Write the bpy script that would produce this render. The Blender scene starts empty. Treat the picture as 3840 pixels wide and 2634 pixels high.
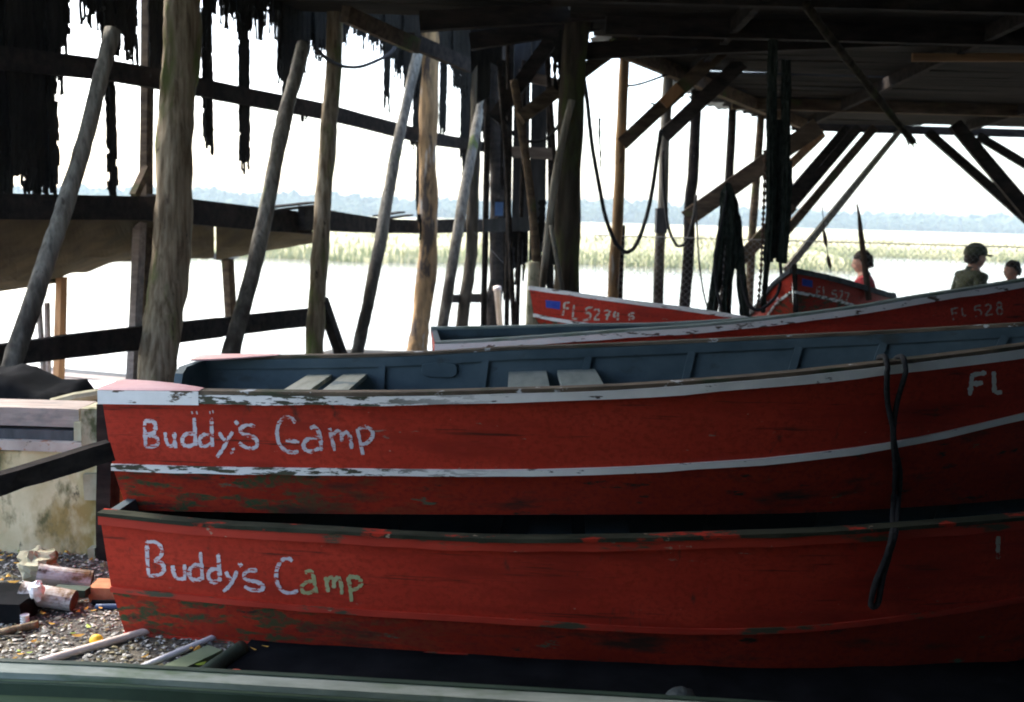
import bpy, bmesh, math, random
from mathutils import Vector, Matrix, noise
from mathutils.bvhtree import BVHTree

scene = bpy.context.scene
col = scene.collection
R = math.radians
random.seed(7)

# ------------------------------------------------------------------ camera, sky, sun, exposure
CAM = Vector((0.0, 0.0, 1.6))
PITCH, ROLL, LENS = math.atan(0.1345), R(1.6), 35.0
FPX = LENS / 36.0 * 1024.0
fwd = Vector((0, math.cos(PITCH), -math.sin(PITCH)))
up0 = Vector((0, math.sin(PITCH), math.cos(PITCH)))
rt0 = Vector((1, 0, 0))
rgt = rt0 * math.cos(ROLL) + up0 * math.sin(ROLL)
upv = up0 * math.cos(ROLL) - rt0 * math.sin(ROLL)
cam_d = bpy.data.cameras.new('camera')
cam_d.lens, cam_d.sensor_width, cam_d.clip_end, cam_d.clip_start = LENS, 36.0, 6000.0, 0.05
cam = bpy.data.objects.new('camera', cam_d)
m3 = Matrix((rgt, upv, -fwd)).transposed()
cam.matrix_world = Matrix.Translation(CAM) @ m3.to_4x4()
cam_d.dof.use_dof = True
cam_d.dof.focus_distance = 3.8
cam_d.dof.aperture_fstop = 3.4
col.objects.link(cam)
scene.camera = cam

SUN_DIR = Vector((-0.66, 0.48, 0.80)).normalized()      # towards the sun
world = bpy.data.worlds.new('World')
scene.world = world
world.use_nodes = True
wn = world.node_tree
wn.nodes.clear()
sky = wn.nodes.new('ShaderNodeTexSky')
sky.sky_type = 'NISHITA'
sky.sun_disc = False
sky.sun_elevation = math.asin(SUN_DIR.z)
sky.sun_rotation = math.atan2(SUN_DIR.x, SUN_DIR.y)
sky.air_density, sky.dust_density, sky.ozone_density = 1.0, 3.0, 1.0
bg = wn.nodes.new('ShaderNodeBackground')
bg.inputs['Strength'].default_value = 0.15
wo = wn.nodes.new('ShaderNodeOutputWorld')
wn.links.new(sky.outputs[0], bg.inputs['Color'])
wn.links.new(bg.outputs[0], wo.inputs['Surface'])

sun_d = bpy.data.lights.new('sun', 'SUN')
sun_d.energy = 1.2
sun_d.angle = R(10)
sun_d.color = (1.0, 0.95, 0.86)
sun = bpy.data.objects.new('sun', sun_d)
sun.rotation_euler = (-SUN_DIR).to_track_quat('-Z', 'Y').to_euler()
col.objects.link(sun)

scene.view_settings.view_transform = 'Standard'
scene.view_settings.look = 'None'
scene.view_settings.gamma = 1.0
scene.view_settings.exposure = 2.45
scene.view_settings.use_curve_mapping = False
scene.render.film_transparent = False
scene.cycles.use_denoising = True
scene.cycles.max_bounces = 7
scene.cycles.diffuse_bounces = 4
scene.cycles.volume_bounces = 1
scene.cycles.caustics_reflective = False
scene.cycles.caustics_refractive = False
scene.cycles.filter_width = 1.9

# ------------------------------------------------------------------ picture <-> place helpers
def ray(px, py):
    return fwd + rgt * ((px - 512) / FPX) - upv * ((py - 351) / FPX)

def at(px, py, Y):
    d = ray(px, py)
    return CAM + d * (Y / d.y)

def atz(px, py, z):
    d = ray(px, py)
    return CAM + d * ((z - CAM.z) / d.z)

def proj(p):
    v = p - CAM
    k = v.dot(fwd)
    return 512 + FPX * v.dot(rgt) / k, 351 - FPX * v.dot(upv) / k

W0 = Vector((-2.69, 8.0, 0)); WD = Vector((0.302, 0.953, 0)).normalized(); WN = Vector((-WD.y, WD.x, 0))
def aw(px, py, off=0.0):
    """where the sight line through a picture point meets the shed's left wall, off metres outward"""
    d = ray(px, py)
    t = (W0 + WN * off - CAM).dot(WN) / d.dot(WN)
    return CAM + d * t

def curve(pts):
    """smooth y(x) through points sorted by x"""
    xs = [p[0] for p in pts]; ys = [p[1] for p in pts]
    n = len(xs)
    ms = []
    for i in range(n):
        if i == 0: ms.append((ys[1] - ys[0]) / (xs[1] - xs[0]))
        elif i == n - 1: ms.append((ys[-1] - ys[-2]) / (xs[-1] - xs[-2]))
        else: ms.append((ys[i + 1] - ys[i - 1]) / (xs[i + 1] - xs[i - 1]))
    def f(x):
        if x <= xs[0]: return ys[0] + ms[0] * (x - xs[0])
        if x >= xs[-1]: return ys[-1] + ms[-1] * (x - xs[-1])
        i = 0
        while x > xs[i + 1]: i += 1
        h = xs[i + 1] - xs[i]; t = (x - xs[i]) / h
        return ((2*t**3 - 3*t**2 + 1) * ys[i] + (t**3 - 2*t**2 + t) * h * ms[i]
                + (-2*t**3 + 3*t**2) * ys[i + 1] + (t**3 - t**2) * h * ms[i + 1])
    return f

def smooth_path(pts, n=6):
    pts = [Vector(p) for p in pts]
    if len(pts) < 3: n = max(n, 2)
    out = []
    P = [pts[0] * 2 - pts[1]] + pts + [pts[-1] * 2 - pts[-2]]
    for i in range(1, len(P) - 2):
        a, b, c, d = P[i - 1], P[i], P[i + 1], P[i + 2]
        for k in range(n):
            t = k / n
            out.append(0.5 * ((2 * b) + (c - a) * t + (2*a - 5*b + 4*c - d) * t*t + (3*b - a - 3*c + d) * t**3))
    out.append(pts[-1].copy())
    return out

# ------------------------------------------------------------------ mesh helpers
class MB:
    def __init__(s):
        s.v = []; s.f = []; s.m = []
    def add(s, verts, faces, mi=0):
        o = len(s.v)
        s.v += [Vector(p) for p in verts]
        s.f += [tuple(i + o for i in f) for f in faces]
        s.m += [mi] * len(faces)
    def box(s, lo, hi, mi=0, jit=0.0):
        x0, y0, z0 = lo; x1, y1, z1 = hi
        vs = [(x0,y0,z0),(x1,y0,z0),(x1,y1,z0),(x0,y1,z0),(x0,y0,z1),(x1,y0,z1),(x1,y1,z1),(x0,y1,z1)]
        if jit: vs = [tuple(c + random.uniform(-jit, jit) for c in p) for p in vs]
        s.add(vs, [(0,3,2,1),(4,5,6,7),(0,1,5,4),(1,2,6,5),(2,3,7,6),(3,0,4,7)], mi)
    def beam(s, p0, p1, w, h, side=None, mi=0, n=1, jit=0.0, w1=None, h1=None):
        """a sawn timber from p0 to p1; w along 'side', h across it"""
        p0 = Vector(p0); p1 = Vector(p1); d = (p1 - p0).normalized()
        if side is None:
            side = d.cross(Vector((0, 0, 1)))
            if side.length < 1e-3: side = Vector((1, 0, 0))
        side = Vector(side); side = (side - d * side.dot(d)).normalized()
        upd = side.cross(d).normalized()
        w1 = w if w1 is None else w1; h1 = h if h1 is None else h1
        vs = []; fs = []
        for i in range(n + 1):
            t = i / n; c = p0.lerp(p1, t); ww = (w + (w1 - w) * t) / 2; hh = (h + (h1 - h) * t) / 2
            for a, b in ((-1,-1),(1,-1),(1,1),(-1,1)):
                j = Vector((random.uniform(-1,1), random.uniform(-1,1), random.uniform(-1,1))) * jit
                vs.append(c + side * (a * ww) + upd * (b * hh) + j)
            if i:
                o = 4 * (i - 1)
                for k in range(4): fs.append((o + k, o + (k + 1) % 4, o + 4 + (k + 1) % 4, o + 4 + k))
        fs.append((3, 2, 1, 0)); o = 4 * n; fs.append((o, o + 1, o + 2, o + 3))
        s.add(vs, fs, mi)
    def tube(s, pts, rad, n=10, mi=0, jit=0.0, seed=0.0, freq=3.0, cap=True):
        pts = [Vector(p) for p in pts]
        if not isinstance(rad, (list, tuple)): rad = [rad] * len(pts)
        vs = []; fs = []
        ref = None
        for i, p in enumerate(pts):
            d = (pts[min(i + 1, len(pts) - 1)] - pts[max(i - 1, 0)])
            if d.length < 1e-9: d = Vector((0, 0, 1))
            d.normalize()
            if ref is None:
                ref = Vector((1, 0, 0)) if abs(d.x) < 0.8 else Vector((0, 0, 1))
            a = (ref - d * ref.dot(d)).normalized(); ref = a
            b = d.cross(a)
            for k in range(n):
                t = 2 * math.pi * k / n
                u = a * math.cos(t) + b * math.sin(t)
                r = rad[i]
                if jit: r *= 1 + jit * noise.noise((p * freq + u * 1.3 + Vector((seed, seed * 1.7, 0))))
                vs.append(p + u * r)
            if i:
                o = n * (i - 1)
                for k in range(n): fs.append((o + k, o + (k + 1) % n, o + n + (k + 1) % n, o + n + k))
        if cap:
            fs.append(tuple(reversed(range(n)))); o = n * (len(pts) - 1); fs.append(tuple(range(o, o + n)))
        s.add(vs, fs, mi)
    def grid(s, rows, mi=0, thick=None):
        """rows of points, joined into a skin; thick gives it a second side"""
        nr, nc = len(rows), len(rows[0])
        vs = [p for r in rows for p in r]
        fs = [(i*nc+j, i*nc+j+1, (i+1)*nc+j+1, (i+1)*nc+j) for i in range(nr-1) for j in range(nc-1)]
        if thick is not None:
            m = len(vs); tv = Vector(thick)
            vs = vs + [Vector(p) + tv for p in vs]
            fs += [tuple(m + k for k in reversed(f)) for f in fs]
            edge = [j for j in range(nc)] + [i*nc+nc-1 for i in range(1, nr)] + [(nr-1)*nc+j for j in range(nc-2, -1, -1)] + [i*nc for i in range(nr-2, 0, -1)]
            for k in range(len(edge)):
                a, b = edge[k], edge[(k + 1) % len(edge)]
                fs.append((a, a + m, b + m, b))
        s.add(vs, fs, mi)
    def ball(s, c, r, mi=0, nu=12, nv=8, sc=(1,1,1), jit=0.0, seed=0.0, fr=3.0):
        c = Vector(c); vs = []; fs = []
        for i in range(nv + 1):
            ph = math.pi * i / nv
            for k in range(nu):
                t = 2 * math.pi * k / nu
                u = Vector((math.sin(ph)*math.cos(t), math.sin(ph)*math.sin(t), math.cos(ph)))
                rr = r * (1 + jit * noise.noise(u * fr + Vector((seed, 0, seed)))) if jit else r
                vs.append(c + Vector((u.x*sc[0], u.y*sc[1], u.z*sc[2])) * rr)
        for i in range(nv):
            for k in range(nu):
                a, b = i*nu+k, i*nu+(k+1)%nu
                fs.append((a, a+nu, b+nu, b))
        s.add(vs, fs, mi)
    def build(s, name, mats, parent=None, smooth=False):
        org = parent.matrix_world.translation if parent is not None else Vector()
        p = parent
        org = Vector()
        while p is not None:
            org = org + p.location; p = p.parent
        if parent is None and s.v:
            lo = Vector((min(v.x for v in s.v), min(v.y for v in s.v), min(v.z for v in s.v)))
            hi = Vector((max(v.x for v in s.v), max(v.y for v in s.v), max(v.z for v in s.v)))
            org = Vector(((lo.x + hi.x) / 2, (lo.y + hi.y) / 2, lo.z))
        me = bpy.data.meshes.new(name)
        me.from_pydata([v - org for v in s.v], [], s.f)
        if not isinstance(mats, (list, tuple)): mats = [mats]
        for m in mats: me.materials.append(m)
        for p_, mi in zip(me.polygons, s.m):
            p_.material_index = mi
            p_.use_smooth = smooth
        me.update()
        bm = bmesh.new(); bm.from_mesh(me)
        bmesh.ops.remove_doubles(bm, verts=bm.verts, dist=1e-6)
        bmesh.ops.recalc_face_normals(bm, faces=bm.faces)
        bm.to_mesh(me); bm.free()
        o = bpy.data.objects.new(name, me)
        col.objects.link(o)
        if parent is not None: o.parent = parent
        else: o.location = org
        return o

def empty(name, loc):
    o = bpy.data.objects.new(name, None)
    o.location = loc
    o.empty_display_size = 0.2
    col.objects.link(o)
    return o

def tag(o, label=None, cat=None, group=None, kind=None):
    if label: o['label'] = label
    if cat: o['category'] = cat
    if group: o['group'] = group
    if kind: o['kind'] = kind
    return o

# ------------------------------------------------------------------ materials
def rgb(c): return (c[0], c[1], c[2], 1.0)

def pmat(name, c1, c2, scale=(6, 6, 6), rough=0.8, bump=0.3, patches=(), detail=6.0, contrast=(0.35, 0.65), spec=0.3,
         metallic=0.0, bump_dist=0.01):
    """two-tone noise stretched by scale, with any number of patches
    (colour, scale3, threshold lo, hi, optional (axis, a, b) fading range in object space)"""
    m = bpy.data.materials.new(name); m.use_nodes = True
    nt = m.node_tree; N = nt.nodes; L = nt.links
    bs = N['Principled BSDF']
    bs.inputs['Roughness'].default_value = rough
    bs.inputs['Specular IOR Level'].default_value = spec
    bs.inputs['Metallic'].default_value = metallic
    tc = N.new('ShaderNodeTexCoord')
    def nz(sc, det, w=0.0):
        mp = N.new('ShaderNodeMapping'); mp.inputs['Scale'].default_value = sc
        mp.inputs['Location'].default_value = (w, w * 1.3, w * 0.7)
        L.new(tc.outputs['Object'], mp.inputs['Vector'])
        n = N.new('ShaderNodeTexNoise'); n.inputs['Scale'].default_value = 1.0
        n.inputs['Detail'].default_value = det; n.inputs['Roughness'].default_value = 0.62
        L.new(mp.outputs[0], n.inputs['Vector'])
        return n
    n1 = nz(scale, detail)
    r = N.new('ShaderNodeValToRGB')
    r.color_ramp.elements[0].position, r.color_ramp.elements[1].position = contrast
    r.color_ramp.elements[0].color, r.color_ramp.elements[1].color = rgb(c1), rgb(c2)
    L.new(n1.outputs['Fac'], r.inputs[0])
    cur = r.outputs['Color']
    for k, p in enumerate(patches):
        pc, ps, lo, hi = p[:4]
        pn = nz(ps, 5.0, 3.1 + 4.7 * k)
        mr = N.new('ShaderNodeMapRange'); mr.inputs['From Min'].default_value = lo; mr.inputs['From Max'].default_value = hi
        L.new(pn.outputs['Fac'], mr.inputs['Value'])
        fac = mr.outputs[0]
        for lim in p[4:]:
            sx = N.new('ShaderNodeSeparateXYZ'); L.new(tc.outputs['Object'], sx.inputs[0])
            m2 = N.new('ShaderNodeMapRange'); m2.inputs['From Min'].default_value = lim[1]; m2.inputs['From Max'].default_value = lim[2]
            m2.inputs['To Min'].default_value = 1.0; m2.inputs['To Max'].default_value = 0.0
            L.new(sx.outputs[lim[0]], m2.inputs['Value'])
            mu = N.new('ShaderNodeMath'); mu.operation = 'MULTIPLY'
            L.new(fac, mu.inputs[0]); L.new(m2.outputs[0], mu.inputs[1]); fac = mu.outputs[0]
        mx = N.new('ShaderNodeMix'); mx.data_type = 'RGBA'
        L.new(fac, mx.inputs['Factor']); L.new(cur, mx.inputs['A']); mx.inputs['B'].default_value = rgb(pc)
        cur = mx.outputs['Result']
    L.new(cur, bs.inputs['Base Color'])
    if bump:
        bp = N.new('ShaderNodeBump'); bp.inputs['Strength'].default_value = bump; bp.inputs['Distance'].default_value = bump_dist
        L.new(n1.outputs['Fac'], bp.inputs['Height']); L.new(bp.outputs[0], bs.inputs['Normal'])
    return m

M = {}
GREEN = (0.10, 0.13, 0.035)
M['pole'] = pmat('weathered_pole', (0.10, 0.072, 0.042), (0.31, 0.26, 0.18), (26, 26, 2.2), 0.9, 0.9,
                 [(GREEN, (4, 4, 1.2), 0.52, 0.66), ((0.07, 0.05, 0.035), (14, 14, 3), 0.60, 0.70), ((0.03, 0.022, 0.016), (15, 15, 8), 0.66, 0.71)], spec=0.12)
M['pole_tan'] = pmat('barked_pole', (0.15, 0.10, 0.055), (0.34, 0.215, 0.105), (22, 22, 2.6), 0.9, 0.9,
                     [((0.06, 0.045, 0.035), (5, 5, 1.6), 0.55, 0.62), ((0.33, 0.30, 0.26), (7, 7, 1.2), 0.60, 0.68)], spec=0.12)
M['pole_grey'] = pmat('silver_pole', (0.085, 0.078, 0.062), (0.25, 0.232, 0.19), (28, 28, 2.2), 0.85, 0.8,
                      [((0.09, 0.07, 0.05), (6, 6, 1.5), 0.58, 0.68), (GREEN, (4, 4, 1.5), 0.62, 0.72),
                       ((0.028, 0.024, 0.019), (3, 3, 2), 0.25, 0.55, (2, 0.75, 1.45)), ((0.035, 0.028, 0.02), (16, 16, 7), 0.64, 0.70)], spec=0.12)
M['pole_dark'] = pmat('dark_pole', (0.016, 0.013, 0.010), (0.060, 0.050, 0.036), (11, 11, 1.6), 0.9, 0.6,
                      [((0.045, 0.055, 0.02), (4, 4, 1.2), 0.54, 0.66)], spec=0.04)
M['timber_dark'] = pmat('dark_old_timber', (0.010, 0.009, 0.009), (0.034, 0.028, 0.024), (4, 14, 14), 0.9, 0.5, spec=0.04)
M['timber'] = pmat('brown_timber', (0.040, 0.029, 0.020), (0.115, 0.083, 0.055), (3, 16, 16), 0.9, 0.5,
                   [((0.06, 0.075, 0.03), (3, 3, 3), 0.58, 0.68)], spec=0.04)
M['timber_orange'] = pmat('new_pine', (0.28, 0.14, 0.06), (0.46, 0.26, 0.12), (12, 12, 2.0), 0.8, 0.3)
M['timber_lav'] = pmat('weathered_plank', (0.20, 0.165, 0.15), (0.35, 0.30, 0.27), (3, 22, 22), 0.85, 0.4,
                       [((0.17, 0.17, 0.16), (5, 9, 9), 0.55, 0.68)], spec=0.12)
M['timber_grey'] = pmat('grey_board', (0.040, 0.044, 0.047), (0.095, 0.100, 0.105), (10, 10, 2.0), 0.9, 0.4, spec=0.12)
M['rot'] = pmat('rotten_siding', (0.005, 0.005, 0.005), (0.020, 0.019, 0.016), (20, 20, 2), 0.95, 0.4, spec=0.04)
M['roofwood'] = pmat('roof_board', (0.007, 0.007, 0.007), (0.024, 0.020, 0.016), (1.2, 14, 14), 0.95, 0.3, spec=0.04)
M['roofwood_new'] = pmat('replaced_roof_board', (0.22, 0.12, 0.055), (0.34, 0.20, 0.10), (1.2, 18, 18), 0.9, 0.3)
M['metal'] = pmat('galvanised_sheet', (0.25, 0.28, 0.30), (0.45, 0.48, 0.50), (4, 4, 4), 0.55, 0.1,
                  [((0.20, 0.12, 0.07), (6, 6, 6), 0.60, 0.70)], metallic=0.4)
RED1, RED2 = (0.42, 0.030, 0.015), (0.52, 0.045, 0.023)
M['red'] = pmat('red_boat_paint', RED1, RED2, (2.0, 3, 5), 0.55, 0.12,
                [((0.23, 0.25, 0.20), (7, 20, 26), 0.685, 0.715), ((0.50, 0.36, 0.28), (30, 40, 46), 0.715, 0.74), ((0.13, 0.012, 0.010), (1.5, 4, 9), 0.50, 0.78), ((0.33, 0.028, 0.013), (46, 46, 60), 0.46, 0.66), ((0.10, 0.020, 0.012), (1.3, 12, 40), 0.60, 0.68), ((0.055, 0.03, 0.022), (10, 24, 3.5), 0.64, 0.74)], spec=0.2)
M['red_low'] = pmat('worn_red_bottom_paint', (0.30, 0.024, 0.010), (0.44, 0.038, 0.016), (2.5, 6, 7), 0.6, 0.2,
                    [((0.042, 0.075, 0.034), (6, 18, 24), 0.49, 0.55, (0, 0.5, 1.35)),
                     ((0.035, 0.03, 0.022), (5, 16, 18), 0.615, 0.66),
                     ((0.10, 0.14, 0.09), (4, 14, 16), 0.67, 0.70), ((0.25, 0.020, 0.014), (44, 44, 56), 0.46, 0.66), ((0.06, 0.03, 0.022), (2.2, 8, 10), 0.56, 0.70)], spec=0.2)
M['white'] = pmat('chipped_white_paint', (0.70, 0.69, 0.65), (0.82, 0.81, 0.77), (6, 6, 6), 0.6, 0.2,
                  [((0.10, 0.075, 0.05), (9, 16, 30), 0.585, 0.615)])
M['white_stern'] = pmat('white_rail_paint', (0.70, 0.69, 0.65), (0.82, 0.81, 0.77), (6, 6, 6), 0.6, 0.2,
                        [((0.08, 0.065, 0.05), (9, 14, 40), 0.62, 0.65),
                         ((0.06, 0.06, 0.035), (10, 20, 50), 0.50, 0.54, (0, 0.95, 1.5))])
M['pink'] = pmat('faded_red_paint', (0.58, 0.30, 0.28), (0.68, 0.42, 0.40), (6, 6, 6), 0.6, 0.15)
M['capwood'] = pmat('bare_gunwale_wood', (0.06, 0.045, 0.03), (0.16, 0.12, 0.08), (4, 20, 20), 0.9, 0.4,
                    [((0.55, 0.56, 0.56), (7, 10, 10), 0.63, 0.66), ((0.04, 0.05, 0.025), (3, 6, 6), 0.55, 0.65)])
M['capgreen'] = pmat('greened_gunwale_top', (0.018, 0.022, 0.014), (0.050, 0.052, 0.034), (5, 14, 14), 0.9, 0.4,
                     [((0.40, 0.034, 0.018), (7, 12, 12), 0.58, 0.64), ((0.30, 0.24, 0.17), (12, 16, 16), 0.68, 0.71)], spec=0.1)
M['capred'] = pmat('red_gunwale', (0.36, 0.026, 0.012), (0.47, 0.040, 0.020), (4, 10, 10), 0.6, 0.25,
                   [((0.06, 0.06, 0.035), (4, 10, 16), 0.56, 0.62), ((0.36, 0.26, 0.18), (9, 16, 16), 0.66, 0.69)])
M['slate'] = pmat('slate_interior_paint', (0.036, 0.062, 0.075), (0.066, 0.098, 0.112), (4, 4, 5), 0.6, 0.15,
                  [((0.035, 0.045, 0.045), (5, 5, 9), 0.60, 0.72)], spec=0.3)
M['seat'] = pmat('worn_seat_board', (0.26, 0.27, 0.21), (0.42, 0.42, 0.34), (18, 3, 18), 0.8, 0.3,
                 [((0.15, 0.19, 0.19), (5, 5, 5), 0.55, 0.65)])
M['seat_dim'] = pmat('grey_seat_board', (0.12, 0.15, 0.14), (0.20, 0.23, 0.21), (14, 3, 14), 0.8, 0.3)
M['letter'] = pmat('letter_paint', (0.55, 0.50, 0.54), (0.66, 0.62, 0.66), (20, 20, 20), 0.6, 0.1,
                   [((0.42, 0.04, 0.02), (30, 60, 85), 0.55, 0.60)])
M['letter_green'] = pmat('greened_letter_paint', (0.30, 0.33, 0.14), (0.42, 0.43, 0.24), (20, 20, 20), 0.6, 0.1,
                         [((0.42, 0.04, 0.02), (30, 60, 85), 0.57, 0.62)])
M['letter_old'] = pmat('faded_letter_paint', (0.40, 0.40, 0.32), (0.52, 0.52, 0.44), (20, 20, 20), 0.7, 0.1,
                       [((0.36, 0.03, 0.02), (40, 40, 50), 0.53, 0.60)])
M['sticker'] = pmat('blue_sticker', (0.02, 0.05, 0.35), (0.03, 0.08, 0.42), (20, 20, 20), 0.4, 0.0)
M['green_hull'] = pmat('green_boat_paint', (0.11, 0.15, 0.09), (0.18, 0.22, 0.14), (3, 6, 8), 0.6, 0.15,
                       [((0.05, 0.05, 0.03), (5, 9, 12), 0.62, 0.72)], spec=0.12)
M['green_dark'] = pmat('dark_green_edge', (0.014, 0.032, 0.024), (0.032, 0.058, 0.042), (6, 8, 8), 0.5, 0.1)
M['green_cap'] = pmat('worn_pale_gunwale', (0.15, 0.185, 0.16), (0.26, 0.30, 0.27), (4, 14, 14), 0.7, 0.3,
                      [((0.08, 0.13, 0.07), (3, 8, 8), 0.52, 0.66)])
M['rope'] = pmat('black_rope', (0.008, 0.009, 0.010), (0.025, 0.026, 0.028), (60, 60, 60), 0.9, 0.5)
M['net'] = pmat('dark_net', (0.006, 0.009, 0.008), (0.030, 0.038, 0.032), (40, 40, 14), 0.95, 0.8, spec=0.04)
M['conc'] = pmat('stained_concrete', (0.46, 0.40, 0.23), (0.66, 0.60, 0.40), (4, 4, 3), 0.95, 0.5,
                 [((0.30, 0.225, 0.085), (4.0, 4.0, 2.2), 0.46, 0.60), ((0.13, 0.125, 0.06), (7, 7, 4), 0.56, 0.66),
                  ((0.045, 0.042, 0.03), (11, 11, 7), 0.61, 0.68)], spec=0.12)
M['conc_cap'] = pmat('concrete_coping', (0.32, 0.28, 0.24), (0.46, 0.42, 0.37), (6, 6, 6), 0.9, 0.4,
                     [((0.28, 0.10, 0.04), (8, 8, 14), 0.60, 0.66), ((0.08, 0.07, 0.05), (12, 12, 20), 0.64, 0.68)])
M['conc_post'] = pmat('mossy_concrete', (0.24, 0.22, 0.14), (0.42, 0.40, 0.29), (7, 7, 4), 0.95, 0.6,
                      [((0.07, 0.08, 0.035), (6, 6, 4), 0.56, 0.66)])
M['rust'] = pmat('rusty_galvanised', (0.36, 0.36, 0.36), (0.52, 0.51, 0.50), (6, 6, 6), 0.6, 0.2,
                 [((0.14, 0.085, 0.04), (7, 7, 9), 0.47, 0.58), ((0.07, 0.045, 0.03), (12, 12, 12), 0.60, 0.68)], metallic=0.2)
M['rustdark'] = pmat('dark_rust', (0.035, 0.022, 0.016), (0.10, 0.06, 0.04), (12, 12, 12), 0.9, 0.4)
M['brick'] = pmat('orange_brick', (0.34, 0.13, 0.06), (0.46, 0.20, 0.10), (20, 20, 20), 0.9, 0.5)
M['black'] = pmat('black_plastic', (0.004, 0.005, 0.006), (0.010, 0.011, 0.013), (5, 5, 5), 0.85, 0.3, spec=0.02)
M['bluepipe'] = pmat('blue_plastic', (0.02, 0.05, 0.12), (0.03, 0.08, 0.16), (9, 9, 9), 0.5, 0.1)
M['pvc'] = pmat('pinkish_pipe', (0.52, 0.42, 0.37), (0.66, 0.56, 0.50), (4, 4, 4), 0.5, 0.1, [((0.30, 0.22, 0.17), (9, 9, 9), 0.60, 0.72)])
M['pvcw'] = pmat('white_pipe', (0.62, 0.62, 0.63), (0.74, 0.74, 0.75), (4, 4, 4), 0.45, 0.1, [((0.36, 0.34, 0.31), (9, 9, 9), 0.62, 0.72)])
M['yellow'] = pmat('yellow_skin', (0.72, 0.40, 0.02), (0.85, 0.56, 0.05), (30, 30, 30), 0.5, 0.1)
M['redplast'] = pmat('red_plastic', (0.45, 0.06, 0.03), (0.55, 0.09, 0.05), (10, 10, 10), 0.4, 0.1)
M['whiteplast'] = pmat('white_plastic', (0.68, 0.68, 0.68), (0.78, 0.78, 0.78), (10, 10, 10), 0.4, 0.1)
M['greyplast'] = pmat('grey_plastic', (0.03, 0.042, 0.044), (0.055, 0.07, 0.07), (6, 6, 6), 0.6, 0.1)
M['tarp'] = pmat('brown_sheeting', (0.045, 0.035, 0.017), (0.090, 0.070, 0.036), (3, 3, 3), 0.8, 0.5,
                 [((0.05, 0.045, 0.025), (2, 2, 2), 0.56, 0.68)], spec=0.04)
M['wire'] = pmat('galvanised_wire', (0.25, 0.26, 0.26), (0.36, 0.37, 0.37), (20, 20, 20), 0.5, 0.0, metallic=0.5)
M['ground'] = pmat('gravel_ground', (0.045, 0.043, 0.038), (0.11, 0.105, 0.092), (28, 28, 28), 0.95, 0.9,
                   [((0.24, 0.23, 0.20), (60, 60, 60), 0.60, 0.66), ((0.09, 0.07, 0.04), (2, 2, 2), 0.55, 0.68)], bump_dist=0.02)
M['mud'] = pmat('bank_mud', (0.09, 0.075, 0.055), (0.16, 0.14, 0.10), (3, 3, 3), 0.9, 0.5)
M['shell_w'] = pmat('pale_shell', (0.33, 0.32, 0.28), (0.50, 0.49, 0.44), (30, 30, 30), 0.7, 0.2)
M['shell_g'] = pmat('grey_stone', (0.085, 0.088, 0.082), (0.19, 0.19, 0.17), (30, 30, 30), 0.8, 0.2)
M['shell_o'] = pmat('olive_stone', (0.13, 0.115, 0.065), (0.24, 0.21, 0.12), (30, 30, 30), 0.8, 0.2)
M['leaf_y'] = pmat('fallen_leaf', (0.40, 0.20, 0.03), (0.55, 0.33, 0.06), (20, 20, 20), 0.8, 0.1)
M['leaf_g'] = pmat('green_leaf', (0.20, 0.30, 0.03), (0.32, 0.42, 0.06), (20, 20, 20), 0.7, 0.1)
M['marsh'] = pmat('marsh_straw', (0.34, 0.31, 0.16), (0.46, 0.42, 0.26), (0.10, 0.025, 1), 0.95, 0.0,
                  [((0.30, 0.31, 0.15), (0.05, 0.012, 1), 0.52, 0.70)])
M['reed'] = pmat('marsh_reed', (0.30, 0.33, 0.15), (0.44, 0.43, 0.25), (0.35, 0.35, 0.8), 0.9, 0.0)
M['wood_far'] = pmat('far_foliage', (0.040, 0.060, 0.040), (0.070, 0.095, 0.055), (0.16, 0.16, 0.16), 0.95, 0.0)
M['skin'] = pmat('skin', (0.52, 0.28, 0.20), (0.60, 0.36, 0.27), (14, 14, 14), 0.6, 0.05)
M['hair'] = pmat('dark_hair', (0.012, 0.009, 0.007), (0.035, 0.025, 0.018), (40, 40, 40), 0.7, 0.5)
M['olive'] = pmat('olive_cloth', (0.045, 0.055, 0.030), (0.085, 0.095, 0.055), (14, 14, 14), 0.9, 0.3)
M['camo'] = pmat('camouflage_cloth', (0.05, 0.065, 0.04), (0.10, 0.11, 0.075), (22, 22, 22), 0.9, 0.2, [((0.03, 0.03, 0.02), (26, 26, 26), 0.54, 0.58)])
M['redcloth'] = pmat('red_cloth', (0.42, 0.045, 0.055), (0.55, 0.085, 0.10), (14, 14, 14), 0.9, 0.3)
M['navy'] = pmat('navy_cloth', (0.02, 0.025, 0.05), (0.04, 0.05, 0.085), (14, 14, 14), 0.9, 0.3)
M['whitecloth'] = pmat('white_cloth', (0.62, 0.62, 0.62), (0.72, 0.72, 0.72), (14, 14, 14), 0.9, 0.2)
M['eye'] = pmat('dark_eye', (0.01, 0.01, 0.01), (0.02, 0.02, 0.02), (14, 14, 14), 0.3, 0.0)
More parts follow.
